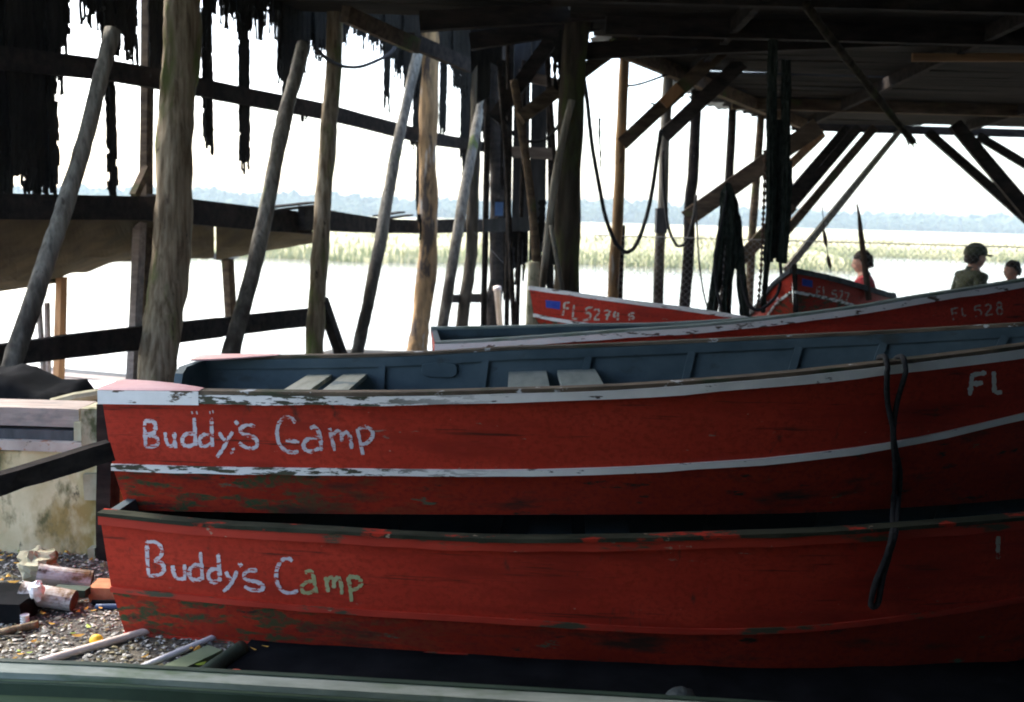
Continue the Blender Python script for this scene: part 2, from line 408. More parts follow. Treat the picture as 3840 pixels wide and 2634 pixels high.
def water_mat():
    m = bpy.data.materials.new('pale_creek_water'); m.use_nodes = True
    nt = m.node_tree; bs = nt.nodes['Principled BSDF']
    bs.inputs['Base Color'].default_value = (0.22, 0.21, 0.17, 1)
    bs.inputs['Roughness'].default_value = 0.12
    bs.inputs['IOR'].default_value = 1.33
    tc = nt.nodes.new('ShaderNodeTexCoord'); n = nt.nodes.new('ShaderNodeTexNoise')
    mp = nt.nodes.new('ShaderNodeMapping'); mp.inputs['Scale'].default_value = (0.8, 2.0, 1)
    n.inputs['Scale'].default_value = 1.0; n.inputs['Detail'].default_value = 4
    b = nt.nodes.new('ShaderNodeBump'); b.inputs['Strength'].default_value = 0.35; b.inputs['Distance'].default_value = 0.06
    nt.links.new(tc.outputs['Object'], mp.inputs[0]); nt.links.new(mp.outputs[0], n.inputs['Vector'])
    nt.links.new(n.outputs['Fac'], b.inputs['Height']); nt.links.new(b.outputs[0], bs.inputs['Normal'])
    return m
M['water'] = water_mat()

# ------------------------------------------------------------------ the setting: water, bank, marsh, far wood
WATER_Z = -1.1
def sheet(name, pts, z, mat, depth=0.0):
    b = MB(); n = len(pts)
    b.add([(x, y, z) for x, y in pts], [tuple(range(n))])
    if depth:
        b.add([(x, y, z) for x, y in pts] + [(x, y, z - depth) for x, y in pts],
              [(i, (i + 1) % n, n + (i + 1) % n, n + i) for i in range(n)])
    o = b.build(name, mat)
    return tag(o, kind='structure')

sheet('water', [(-1600, -300), (1600, -300), (1600, 1500), (-1600, 1500)], WATER_Z, M['water'])
def wl(y, off):
    s = (y - W0.y) / WD.y
    p = W0 + WD * s + WN * off
    return (p.x, p.y)
land = [(30, -30), (30, 11.5), wl(11.5, 0.55), wl(-30, 0.55)]
sheet('ground', land, 0.0, M['ground'], 2.2)

def marsh_edge(x):
    base = 58 + 2.2 * math.sin(x * 0.11) + 1.3 * math.sin(x * 0.37 + 1)
    if x > 21: base += min(1.0, (x - 21) / 6.0) * 34
    return base
b = MB()
xs = [-420 + 4 * i for i in range(60)] + [-180 + 1.5 * i for i in range(240)] + [180 + 4 * i for i in range(60)]
ys = [0, 1.5, 4, 9, 18, 34, 60, 110, 200, 380, 640]
rows = []
for j, dy in enumerate(ys):
    rows.append([Vector((x, marsh_edge(x) + dy if j < 10 else 700, (-1.25 if j == 0 else (-0.70 if j == 1 else -0.40)) + 0.10 * noise.noise(Vector((x * 0.2, dy * 0.2, 3))))) for x in xs])
b.grid(rows)
tag(b.build('marsh_terrain', M['marsh']), kind='structure')
b = MB()
rnd = random.Random(3)
def blade(b, x, y, z, h, w, mi=0):
    a = rnd.uniform(0, 6.28); lx, ly = rnd.gauss(0, 0.16) * h, rnd.gauss(0, 0.16) * h
    c, s_ = math.cos(a) * w / 2, math.sin(a) * w / 2
    b.add([(x - c, y - s_, z), (x + c, y + s_, z), (x + c * .6 + lx * .5, y + s_ * .6 + ly * .5, z + h * .6), (x - c * .6 + lx * .5, y - s_ * .6 + ly * .5, z + h * .6), (x + lx, y + ly, z + h)],
          [(0, 1, 2, 3), (3, 2, 4)], mi)
for k in range(17000):
    x = rnd.uniform(-62, 72); d = rnd.random() ** 1.6 * 9
    blade(b, x, marsh_edge(x) - 0.3 + d, -1.15 if d < 1 else -0.85, rnd.uniform(0.45, 0.75) * (1 if d > 1 else 0.8), 0.10)
for k in range(7000):
    x = rnd.uniform(-110, 120); d = 6 + rnd.random() * 50
    blade(b, x, marsh_edge(x) + d, -0.5, rnd.uniform(0.35, 0.7), 0.12, 1)
tag(b.build('marsh_grass', [M['reed'], M['marsh']]), 'pale green reeds edging the marsh across the creek', 'marsh grass', kind='stuff')

b = MB()
ico = bmesh.new(); bmesh.ops.create_icosphere(ico, subdivisions=3, radius=1.0)
iv = [v.co.copy() for v in ico.verts]; ifc = [tuple(v.index for v in f.verts) for f in ico.faces]; ico.free()
rnd = random.Random(11)
x = -480.0
while x < 480:
    for row in range(2):
        y = 640 + row * 14 + rnd.uniform(-6, 6)
        h = (8.5 if row == 0 else 11.5) + rnd.uniform(-1.3, 1.6) + 1.2 * math.sin(x * 0.021) + 1.2 * math.sin(x * 0.006 + 2)
        r = rnd.uniform(4.6, 7.6); sd = rnd.uniform(0, 90); xo = x + rnd.uniform(-3, 3)
        vs = []
        for u in iv:
            k = 1 + 0.42 * noise.noise(u * 1.7 + Vector((sd, 0, 0))) + 0.30 * noise.noise(u * 4.5 + Vector((0, sd, 0))) + 0.16 * noise.noise(u * 11 + Vector((0, sd, 0)))
            vs.append((xo + u.x * r * k, y + u.y * r * 0.8 * k, -0.6 + h * 0.52 + u.z * h * 0.55 * k))
        b.add(vs, ifc)
    x += rnd.uniform(3.0, 5.6)
tag(b.build('far_wood', M['wood_far']), 'hazy blue line of woods far across the marsh', 'woods', kind='stuff')

# haze between here and the far wood
b = MB(); b.box((-620, -60, -3.2), (620, 720, 24))
haze = b.build('haze', [])
hm = bpy.data.materials.new('marsh_haze'); hm.use_nodes = True
hn = hm.node_tree; hn.nodes.clear()
hv = hn.nodes.new('ShaderNodeVolumePrincipled')
hv.inputs['Color'].default_value = (0.68, 0.82, 0.95, 1); hv.inputs['Density'].default_value = 0.00055
hv.inputs['Anisotropy'].default_value = 0.0
ho = hn.nodes.new('ShaderNodeOutputMaterial'); hn.links.new(hv.outputs[0], ho.inputs['Volume'])
haze.data.materials.append(hm)
tag(haze, 'pale haze over the creek and marsh', 'haze', kind='stuff')

# ------------------------------------------------------------------ the boat shed
shed = empty('boat_shed', (0, 11, 0))
tag(shed, 'open boat shed of pole posts, ragged rotten siding and a dark board roof', 'shed')

def pole_w(pts, dia_px, mat, off=0.0, ext_top=None, ext_bot=None, seed=0, jit=0.16, name='post', z_to=None):
    """a round post on the left wall through picture points (top first)"""
    P = [aw(x, y, off) for x, y in pts]
    d0 = (P[0] - P[1]).normalized(); d1 = (P[-1] - P[-2]).normalized()
    if ext_top: P = [P[0] + d0 * ext_top] + P
    if z_to is not None and d1.z < -0.05:
        t = (z_to - P[-1].z) / d1.z
        if t > 0: P = P + [P[-1] + d1 * t]
    path = smooth_path(P, 14)
    n = len(path); rad = []
    for i, p in enumerate(path):
        k = (p - CAM).dot(fwd) / FPX
        rad.append(dia_px * 0.5 * ((aw(*pts[len(pts) // 2], off) - CAM).dot(fwd) / FPX) * (0.93 + 0.16 * i / n))
    b = MB(); b.tube(path, rad, 20, jit=jit, seed=seed, freq=2.2)
    for v in b.v:      # knots, cracks and flaking bark
        q = Vector((v.x * 26, v.y * 26, v.z * 4.0 + seed))
        v += Vector((noise.noise(q), noise.noise(q + Vector((7, 0, 0))), 0)) * rad[0] * 0.15
    return b.build(name, mat, shed, smooth=True)

pole_w([(184, -10), (181, 13), (180.5, 67), (174.5, 147), (172, 240), (163, 320), (157, 374)], 35, M['pole'], z_to=-0.05, seed=1, ext_top=0.4)
pole_w([(113, 30), (73, 181), (40, 280), (12, 365)], 17.5, M['pole_grey'], off=-0.12, z_to=0, seed=2, name='raking_pole')
pole_w([(304, 44), (281, 134), (258, 250), (231, 352)], 15.5, M['pole_grey'], off=-0.12, z_to=0, seed=3, name='raking_pole')
pole_w([(336, -6), (333.7, 67), (328.4, 134), (323, 200), (319, 267), (316.3, 307), (315, 353)], 16.5, M['pole'], z_to=-1.4, seed=4, ext_top=0.4)
pole_w([(418, 52), (394.5, 160), (378, 254), (357, 353)], 12, M['pole_grey'], off=-0.12, z_to=-0.6, seed=5, name='raking_pole')
pole_w([(431, 0), (430, 40), (428.8, 107), (428, 174), (427.4, 254), (423.4, 307), (416.7, 349)], 18, M['pole_tan'], z_to=-1.4, seed=6, ext_top=0.4, jit=0.28)
pole_w([(484, 92), (464, 194), (441, 338)], 10.5, M['pole_grey'], off=-0.12, z_to=-0.6, seed=7, name='raking_pole')
pole_w([(480, 0), (477, 100), (473, 200), (471.6, 254), (466, 294), (461, 338)], 11.5, M['pole_dark'], off=0.05, z_to=-1.4, seed=8, ext_top=0.5, jit=0.25)
pole_w([(497, 10), (497, 120), (498, 227), (495.7, 280), (491.7, 322), (490, 340)], 15, M['timber_dark'], off=0.0, z_to=-1.4, seed=9, ext_top=0.6, jit=0.25)
# brace at the foot of the second post
b = MB(); b.beam(aw(322, 300, -0.05), aw(343, 360, -0.05), 0.10, 0.10); b.build('foot_brace', M['timber_dark'], shed)

def rail_w(pts, off, th, mat, name='rail', n=3):
    """a board along the wall given by its upper and lower edge in the picture"""
    for k in range(len(pts) - 1):
        (x0, a0, b0), (x1, a1, b1) = pts[k], pts[k + 1]
        vs = []; fs = []
        for i in range(n + 1):
            t = i / n; x = x0 + (x1 - x0) * t
            top = a0 + (a1 - a0) * t + random.uniform(-.4, .4); bot = b0 + (b1 - b0) * t + random.uniform(-.4, .4)
            for o in (off, off + th):
                pt, pb = aw(x, top, off), aw(x, bot, off)
                sh = WN * (o - off)
                vs += [pt + sh, pb + sh]
            if i:
                q = 4 * (i - 1)
                fs += [(q, q + 1, q + 5, q + 4), (q + 2, q + 6, q + 7, q + 3), (q, q + 4, q + 6, q + 2), (q + 1, q + 3, q + 7, q + 5)]
        fs += [(0, 2, 3, 1), (4*n, 4*n + 1, 4*n + 3, 4*n + 2)]
        b = MB(); b.add(vs, fs); b.build(name, mat, shed)

rail_w([(-30, 42, 66), (107, 59, 80), (214, 80, 98)], 0.20, 0.07, M['timber_dark'])
rail_w([(208, 79.5, 98), (339, 106, 121.5)], 0.275, 0.07, M['timber_dark'])
rail_w([(330, 104, 120), (430, 131.5, 144.5), (500, 144, 154)], 0.20, 0.07, M['timber_dark'])
rail_w([(-30, 192, 219), (160, 197, 220)], 0.20, 0.09, M['timber_dark'])
rail_w([(155, 194, 221), (257, 207, 230), (312, 213, 234)], 0.295, 0.08, M['timber_dark'])
rail_w([(305, 206, 230), (378, 218, 233), (432, 221, 234)], 0.20, 0.08, M['timber_dark'])
rail_w([(425, 220, 233.5), (500, 219, 232)], 0.285, 0.07, M['timber_dark'])
rail_w([(-30, 349, 371), (64, 336, 359), (146, 326.5, 350)], 0.20, 0.07, M['timber_dark'])
rail_w([(140, 327, 349), (223, 318, 337), (312, 308, 326)], 0.275, 0.06, M['timber_dark'])
rail_w([(453, 295, 303), (500, 293, 303)], 0.10, 0.06, M['timber_dark'])
# splintered boards lying on the middle rail
for (x0, y0, x1, y1) in ((262, 208, 312, 202.5), (270, 211, 320, 205), (376, 216, 402, 212), (384, 219, 410, 215)):
    b = MB(); b.beam(aw(x0, y0, 0.16), aw(x1, y1, 0.25), 0.09, 0.018); b.build('splintered_board', M['timber_dark'], shed)

# the rotten siding, board by board; (left, right, lower end in the picture, raggedness)
def siding(x0, x1, ybot, rag, ytop=-25, off=0.30, hole=0.12, edge=0.25, seed=0):
    rnd = random.Random(seed * 31 + int(x0 * 7))
    xm = (x0 + x1) / 2
    pt, pb = aw(xm, ytop, off), aw(xm, ybot, off)
    wl_, wr_ = aw(x0, ybot, off), aw(x1, ybot, off)
    width = (wr_ - wl_).dot(WD); base = Vector((wl_.x, wl_.y, 0))
    H = pt.z - pb.z
    nc = max(3, int(width / 0.017)); nr = max(8, int(H / 0.035))
    cw, ch = width / nc, H / nr
    bot = []
    for c in range(nc):
        q = noise.noise(Vector((c * 0.55 + x0, seed, 0.3))) * 0.6 + rnd.uniform(-0.5, 0.5)
        bot.append(max(0.0, (0.35 + q) * rag))
    alive = [[False] * nc for _ in range(nr)]
    for c in range(nc):
        for r in range(nr):
            z = r * ch
            if z < bot[c]: continue
            rel = (z - bot[c])
            p = Vector((c * 0.8 + x0, r * 0.16, seed * 3.3))
            h = noise.noise(p) * 0.5 + 0.5
            lim = hole * max(0.0, 1 - rel / 0.9) * 1.4 + hole * 0.25
            if h < lim * 1.6: continue
            e = min(c, nc - 1 - c)
            if e == 0 and noise.noise(Vector((r * 0.35, x0, c))) < edge - 0.15: continue
            if e == 1 and noise.noise(Vector((r * 0.3, x0 + 9, c))) < edge - 0.6: continue
            alive[r][c] = True
    # keep only cells hung from above
    seen = [[False] * nc for _ in range(nr)]
    st = [(nr - 1, c) for c in range(nc) if alive[nr - 1][c]]
    for r, c in st: seen[r][c] = True
    while st:
        r, c = st.pop()
        for dr, dc in ((-1, 0), (1, 0), (0, 1), (0, -1)):
            a, d = r + dr, c + dc
            if 0 <= a < nr and 0 <= d < nc and alive[a][d] and not seen[a][d]:
                seen[a][d] = True; st.append((a, d))
    b = MB(); idx = {}; th = WN * 0.014
    def vid(r, c):
        if (r, c) not in idx:
            jx = rnd.uniform(-.35, .35) * cw; jz = rnd.uniform(-.4, .4) * ch
            p = base + WD * (c * cw + jx) + Vector((0, 0, pb.z + r * ch + jz)) + WN * rnd.uniform(-.004, .004)
            idx[(r, c)] = len(b.v); b.v += [p, p + th]
        return idx[(r, c)]
    for r in range(nr):
        for c in range(nc):
            if not seen[r][c]: continue
            a, d, e, f = vid(r, c), vid(r, c + 1), vid(r + 1, c + 1), vid(r + 1, c)
            fs = [(a, d, e, f), (f + 1, e + 1, d + 1, a + 1)]
            if r == 0 or not seen[r - 1][c]: fs.append((a, a + 1, d + 1, d))
            if r == nr - 1 or not seen[r + 1][c]: fs.append((f, e, e + 1, f + 1))
            if c == 0 or not seen[r][c - 1]: fs.append((a, f, f + 1, a + 1))
            if c == nc - 1 or not seen[r][c + 1]: fs.append((d, d + 1, e + 1, e))
            b.f += fs; b.m += [0] * len(fs)
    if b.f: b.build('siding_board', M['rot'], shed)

SID = [(-40, -18, 203, .05), (-20, 0, 203, .05), (-2, 14, 203, .06), (13, 27, 186, .10), (26, 40, 203, .06), (39, 54, 202, .10),
       (50, 66, 100, .4), (52, 60, 196, .25), (62, 71, 58, .25),
       (79, 92, 26, .3), (90, 107, 36, .3), (104, 120, 58, .2), (110, 118, 200, .12), (117, 138, 64, .2),
       (152, 170, 90, .2), (190, 199, 70, .2), (205, 213, 154, .2), (210, 224, 14, .25), (222, 238, 30, .35), (232, 264, 36, .25), (241, 250, 174, .18),
       (258, 272, 32, .35), (268, 284, 40, .4), (279, 294, 86, .25), (284, 290, 140, .2), (288, 306, 70, .22), (300, 322, 58, .18), (316, 330, 60, .22),
       (334, 348, 44, .25), (344, 358, 36, .3), (354, 368, 38, .3), (364, 378, 52, .35), (374, 390, 56, .35), (385, 389, 112, .2),
       (386, 400, 68, .4), (394, 410, 80, .35), (404, 420, 90, .3), (412, 428, 98, .25), (414, 423, 150, .3), (434, 447, 72, .25), (440.5, 445.5, 136, .2), (444, 458, 70, .3), (453, 467, 96, .35),
       (461, 476, 160, .3), (474, 486, 140, .3), (483, 494, 120, .3), (492, 503, 132, .3), (500, 514, 92, .3), (508, 522, 76, .3), (520, 534, 62, .3), (532, 546, 54, .3)]
for k, (a, c, yb, rg) in enumerate(SID):
    nx = 1.0 if yb > 140 else 1.6
    siding(a - 1.0, c + 1.0, yb, rg, seed=k, hole=0.04 * nx, edge=-0.12, off=0.30 + 0.018 * (k % 3))
# strips that still hang below the rails
for k, (a, c, y0, yb) in enumerate([(107, 114, 76, 118), (58, 66, 60, 100), (284, 288, 100, 136), (300, 308, 112, 122), (416, 423, 132, 226), (420, 425, 224, 250), (409, 416, 134, 150), (462, 468, 140, 195), (206, 212, 96, 149)]):
    siding(a, c, yb, 0.35, ytop=y0, seed=60 + k, hole=0.05, edge=0.0, off=0.28)

# ---- roof
def rz(y): return 3.2 + 0.05 * (15.9 - y)
EDGE = [(-4.0, -1.36), (3.5, -1.36), (3.6, -0.55), (6.6, -0.55), (9.0, 0.35), (11.27, 1.25), (12.2, 1.89), (13.7, 2.52), (14.7, 3.21), (15.5, 3.84), (16.2, 4.7)]
def xl(y):
    for (y0, x0), (y1, x1) in zip(EDGE, EDGE[1:]):
        if y <= y1: return x0 + (x1 - x0) * (y - y0) / (y1 - y0)
    return EDGE[-1][1]
XR = 11.0
cover = MB()
ycs = [-3.2 + 0.5 * i for i in range(31)] + [12.16]
def cover_strip(ys_, x_from, x_to):
    rows = [[Vector((x_from(y), y, rz(y) + 0.075)), Vector((x_to, y, rz(y) + 0.075))] for y in ys_]
    cover.grid(rows, thick=(0, 0, 0.012))
cover_strip([-3.2 + i * 15.35 / 24 for i in range(25)], lambda y: xl(y) + 0.03, XR)
cover_strip([12.152, 12.9], lambda y: 4.75, XR)
cover_strip([12.902 + i * 2.79 / 6 for i in range(7)], lambda y: xl(y) + 0.03, XR)
# left bay
LZ = 3.62
LY0 = -3.2
def lx(y): return wl(y, 0.42)[0]
LY0 = 3.5      # the left bay's roof starts here; nearer the camera the yard is open to the sky
cover.grid([[Vector((lx(y), y, LZ + 0.07)), Vector((min(0.45, xl(y) - 0.02) if y > 6.6 else -0.62, y, LZ + 0.07))] for y in (LY0, 4.9, 6.3, 7.2, 8.2, 9.2, 10.2)], thick=(0, 0, 0.012))
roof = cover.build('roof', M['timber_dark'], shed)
def board(x0, x1, y0, y1, zf, mat, th=0.025, name='roof_board'):
    b = MB()
    n = 4
    tw = random.uniform(-.006, .006); sg = random.uniform(-.012, .004)
    rows0 = []
    for i in range(n + 1):
        x = x0 + (x1 - x0) * i / n
        k = math.sin(math.pi * i / n) * sg
        rows0.append([Vector((x, y0 + random.uniform(-.006, .006), zf(y0) + k + tw)), Vector((x, y1 + random.uniform(-.006, .006), zf(y1) + k - tw))])
    b.grid(rows0, thick=(0, 0, th))
    return b.build(name, mat, roof)
y = -3.2; k = 0
while y < 15.9:
    w = random.uniform(0.24, 0.33)
    y1 = min(y + w, 15.97)
    if y1 > 15.8: y1 = 15.97
    if abs(y1 - 12.15) < 0.2: y1 = 12.15
    if abs(y - 12.15) < 1e-6: y1 = 12.33
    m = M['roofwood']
    if abs(y - 12.15) < 1e-6:
        board(4.7, XR, y + .004, y1 - .004, rz, m)
    elif 11.2 < y < 11.55:
        board(xl(y) - 0.1, 4.6, y + .004, y1 - .004, rz, m); board(4.61, XR, y + .004, y1 - .004, rz, M['roofwood'])
    else:
        cut = random.uniform(xl(y) + 1.5, 6.5)
        last = y1 > 15.9
        if last: cut = 6.3
        board(xl(y) - random.uniform(0.02, 0.2), cut, y + .004, y1 - .004, rz, m)
        if not last or y < 15.7: board(cut + 0.006, XR, y + .004, (y1 - .004) if not last else 15.72, rz, m)
    y = y1; k += 1
y = LY0
while y < 10.3:
    w = random.uniform(0.20, 0.30)
    board(lx(y), (min(0.45, xl(y) - 0.02) if y > 6.6 else -0.62), y + .004, y + w - .004, lambda t: LZ, M['roofwood'])
    y += w
# rafters, fascia, corrugated edging
def sb(name, p0, p1, w, h, mat, side=None, n=1, jit=0.0, parent=None):
    b = MB(); b.beam(p0, p1, w, h, side, n=n, jit=jit)
    return b.build(name, mat, parent or shed)
for x in (2.0, 4.4, 6.8, 9.2):
    y0 = -3.0
    yend = 15.4
    if x < 4.6:
        yy = 15.4
        while xl(yy) > x - 0.1: yy -= 0.1
        yend = yy
    sb('rafter', (x, y0, rz(y0) - 0.075), (x, yend, rz(yend) - 0.075), 0.07, 0.14, M['timber_dark'])
sb('fascia_board', (4.3, 16.02, 3.14), (XR + 1, 16.06, 3.115), 0.05, 0.13, M['timber_dark'], side=(0, 1, 0))
sb('purlin', (2.9, 13.9, rz(13.9) - 0.08), (XR, 13.9, rz(13.9) - 0.08), 0.10, 0.15, M['timber'], side=(0, 1, 0))
sb('purlin', (0.8, 9.75, rz(9.75) - 0.09), (XR, 9.75, rz(9.75) - 0.09), 0.10, 0.17, M['timber_dark'], side=(0, 1, 0))
sb('purlin', (0.3, 8.6, rz(8.6) - 0.09), (XR, 8.6, rz(8.6) - 0.09), 0.10, 0.17, M['timber_dark'], side=(0, 1, 0))
def corrugated(y0, y1, out, inn, zoff, droop):
    b = MB(); rows = []
    n = 22
    for i in range(n + 1):
        yy = y0 + (y1 - y0) * i / n
        zz = rz(yy) + zoff + 0.018 * math.sin(i * 2 * math.pi / 5.0)
        rows.append([Vector((xl(yy) - out, yy, zz - droop)), Vector((xl(yy) - out * 0.4, yy, zz - droop * 0.3)), Vector((xl(yy) + inn, yy, zz))])
    b.grid(rows, thick=(0, 0, 0.004))
    b.build('corrugated_sheet', M['metal'], roof)
for (a, c, o, dr) in ((9.6, 10.7, 0.20, 0.05), (10.75, 11.7, 0.34, 0.10), (11.75, 12.8, 0.30, 0.07), (12.85, 13.9, 0.36, 0.10), (13.95, 15.0, 0.42, 0.12), (15.05, 15.9, 0.35, 0.08)):
    corrugated(a, c, o, 0.12, 0.11, dr)
# unseen shed walls behind and beside the camera; partition added to block light
for (p0, p1, nm) in (((-1.32, -3.1, 0), (XR, -3.1, 0), 'unseen_rear_wall'), ((XR, -3.05, 0), (XR, 9.6, 0), 'unseen_side_wall'),
                     ((-1.32, -3.06, 0), (-1.32, 1.29, 0), 'light_block_wall')):
    p0, p1 = Vector(p0), Vector(p1); L_ = (p1 - p0).length; d = (p1 - p0).normalized()
    nb = int(L_ / 0.3); wb = MB()
    for i in range(nb):
        a = p0 + d * (i * L_ / nb); c = p0 + d * ((i + 1) * L_ / nb - 0.012)
        wb.beam(a + Vector((0, 0, 2.0)), c + Vector((0, 0, 2.0)), 0.03, 3.9 if nm != 'unseen_side_wall' else 3.2)
    o = wb.build(nm, M['timber_dark'], shed); o['kind'] = 'stuff'

pw = MB()  # unseen panel added to keep light off the middle of the hulls
for i in range(3):
    pw.beam((-1.32, 1.3 + i * 0.27, 2.2), (-1.32, 1.56 + i * 0.27, 2.2), 0.03, 2.9)
o = pw.build('hanging_light_block', M['timber_dark'], shed); o['kind'] = 'stuff'
# ---- inner posts and the clutter between the two bays
def pole(pts, dia, mat, name='post', jit=0.16, seed=0, n=14, taper=0.1, smooth=8, z_to=None):
    P = [Vector(p) for p in pts]
    d1 = (P[-1] - P[-2]).normalized()
    if z_to is not None and d1.z < -0.05 and P[-1].z > z_to: P.append(P[-1] + d1 * ((z_to - P[-1].z) / d1.z))
    path = smooth_path(P, smooth); m = len(path)
    b = MB(); b.tube(path, [dia / 2 * (1 - taper / 2 + taper * i / m) for i in range(m)], n, jit=jit, seed=seed, freq=2.4)
    return b.build(name, mat, shed, smooth=True)
D6 = 10.0
pole([at(583, -12, D6), at(574, 60, D6), at(571, 120, D6), at(568, 187, D6), at(567.5, 227, D6), at(567, 285, D6)], 0.25, M['pole_dark'], seed=21, z_to=-0.05)
def flat(name, quad, Y, th, mat, Y2=None):
    """a board from its four picture corners, standing at depth Y"""
    b = MB(); P = [at(x, y_, Y if (Y2 is None or i in (0, 3)) else Y2) for i, (x, y_) in enumerate(quad)]
    Q = [p + Vector((0, th, 0)) for p in P]
    b.add(P + Q, [(0,1,2,3),(7,6,5,4),(0,4,5,1),(1,5,6,2),(2,6,7,3),(3,7,4,0)])
    return b.build(name, mat, shed)
flat('wide_board', [(515, 22), (531, 24), (528, 262), (511, 270)], 10.9, 0.03, M['timber_grey'])
flat('wide_board', [(532, 40), (548, 42), (545, 250), (529, 262)], 10.94, 0.03, M['timber_grey'])
flat('wide_board', [(506, 30), (514, 30), (510, 300), (503, 300)], 10.8, 0.04, M['timber_dark'])
for q in ([(478, -8), (492, -8), (490, 96), (477, 104)], [(490, -8), (503, -8), (502, 70), (490, 62)], [(546, -8), (562, -8), (560, 62), (546, 54)], [(500, -8), (515, -8), (514, 40), (501, 44)], [(470, -8), (481, -8), (480, 60), (471, 74)], [(528, -8), (545, -8), (543, 30), (529, 34)]):
    flat('rotten_board', q, 10.7 + 0.03 * (q[0][0] % 5), 0.025, M['rot'])
flat('cross_board', [(519, 69), (560, 79), (560, 89), (519, 80)], 10.4, 0.04, M['timber_lav'])
flat('cross_board', [(510, 146), (556, 148), (556, 160), (510, 157)], 10.5, 0.04, M['timber_lav'])
flat('cross_board', [(484, 219), (531, 217), (531, 231), (484, 232)], 10.6, 0.05, M['timber_grey'])
flat('cross_board', [(540, 44), (566, 48), (566, 54), (540, 51)], 10.6, 0.04, M['timber_dark'])
pole([at(514, 80, 10.2), at(520, 120, 10.2), at(529, 180, 10.2), at(535, 240, 10.2), at(538, 290, 10.2)], 0.085, M['timber'], 'raking_pole', seed=22, z_to=0.0)
pole([at(572, 100, 9.8), at(560, 150, 9.8), at(551, 210, 9.8), at(545, 262, 9.8), at(541, 295, 9.8)], 0.075, M['pole_grey'], 'raking_pole', seed=23, z_to=0.0)
pole([at(551, 225, 9.7), at(556, 255, 9.7), at(562, 288, 9.7)], 0.045, M['pole_grey'], 'raking_pole', seed=24, z_to=0.0)
pole([at(534, 262, 9.6), at(533, 292, 9.6)], 0.12, M['conc_post'], 'stub_post', seed=25, z_to=0.0)
# knee braces under the roof between the bays
sb('brace', at(520, 118, 10.1), at(640, 30, 10.6), 0.10, 0.13, M['timber'], side=(0, 1, 0), n=3, jit=0.006)
sb('brace', at(494, 120, 10.3), at(583, -5, 10.3), 0.11, 0.14, M['timber_dark'], side=(0, 1, 0), n=3, jit=0.006)
sb('beam', at(345, 14, 9.6), at(416, 46, 10.6), 0.10, 0.15, M['timber'], side=(0, 1, 0))
sb('beam', at(410, 40, 10.6), at(470, 66, 12.0), 0.10, 0.15, M['timber_dark'], side=(0, 1, 0))
sb('beam', at(420, 22, 9.9), at(640, 8, 9.9), 0.12, 0.18, M['timber_dark'], side=(0, 1, 0))
sb('beam', at(470, 42, 10.3), at(600, 22, 10.3), 0.10, 0.16, M['timber_dark'], side=(0, 1, 0))
sb('beam', at(560, 52, 10.2), at(900, 38, 10.2), 0.10, 0.16, M['timber_dark'], side=(0, 1, 0))
for k, (a, b_, dpt, w_) in enumerate((((487, -5), (484, 300), 10.9, 0.07), ((508, -5), (507, 292), 10.5, 0.055), ((547, 30), (551, 290), 10.6, 0.06), ((540, -5), (556, 180), 10.4, 0.05), ((524, 60), (518, 290), 10.7, 0.05), ((499, 60), (512, 285), 10.2, 0.05))):
    pole([at(a[0], a[1], dpt), at((a[0] + b_[0]) / 2 + 1.5, (a[1] + b_[1]) / 2, dpt), at(b_[0], b_[1], dpt)], w_, M['timber_dark'], 'thin_post', seed=70 + k, jit=0.25, z_to=-0.05)
# hanging rotten strips in the middle cluster
def hang_strip(px, py0, py1, Y, wpx, seed, name='hanging_splinter', mat=None):
    rnd = random.Random(seed); n = max(6, int((py1 - py0) / 3))
    b = MB(); vs = []; fs = []
    for i in range(n + 1):
        t = i / n; y_ = py0 + (py1 - py0) * t
        w = wpx * (1 - 0.55 * t) * rnd.uniform(0.45, 1.25) * 0.5
        c = px + math.sin(t * 5 + seed) * wpx * 0.18
        for dx, dy in ((-w, 0), (w, 0), (w, 0.015), (-w, 0.015)):
            vs.append(at(c + dx, y_, Y) + Vector((0, dy, 0)))
        if i:
            o = 4 * (i - 1)
            for k in range(4): fs.append((o + k, o + (k + 1) % 4, o + 4 + (k + 1) % 4, o + 4 + k))
    fs += [(3, 2, 1, 0), (4 * n, 4 * n + 1, 4 * n + 2, 4 * n + 3)]
    b.add(vs, fs); return b.build(name, mat or M['rot'], shed)
for k, a in enumerate([(486, 20, 150, 11, 8), (503, 60, 190, 10.6, 7), (556, 40, 95, 10.2, 7), (562, 30, 130, 10.1, 8), (548, 20, 80, 10.8, 7), (516, 230, 285, 10.7, 8), (524, 232, 282, 10.7, 5), (549, 215, 290, 10.3, 9), (541, 200, 285, 10.3, 8), (556, 200, 290, 10.1, 8), (600, 118, 168, 11.2, 3), (420, 214, 240, 12.0, 4)]):
    hang_strip(a[0], a[1], a[2], a[3], a[4], k)

# ---- right row of posts under the roof edge
def rpost(pts, Y, w, mat, seed, sq=False):
    P = [at(x, y_, Y) for x, y_ in pts]
    top = P[0].copy(); 
    return pole(P, w * Y / FPX, mat, 'post', seed=seed, z_to=-1.4, jit=0.14)
rpost([(625, 52), (623.3, 80), (622, 110), (620.7, 147), (618, 213), (615, 254), (612.5, 300)], 11.3, 10.5, M['pole_tan'], 31)
rpost([(669, 66), (667.5, 90), (664.9, 134), (663, 200), (659.4, 254), (658, 305)], 12.2, 10.2, M['pole_grey'], 32)
rpost([(697, 90), (695.6, 115), (693, 174), (690, 200), (688.8, 254), (684, 310)], 13.6, 11, M['timber_dark'], 33)
rpost([(733, 106), (731.7, 130), (729, 180), (725, 250), (723, 310)], 14.6, 8.5, M['timber_dark'], 34)
rpost([(761, 116), (760, 130), (756, 185), (752, 240), (749, 310)], 15.4, 8, M['timber'], 35)
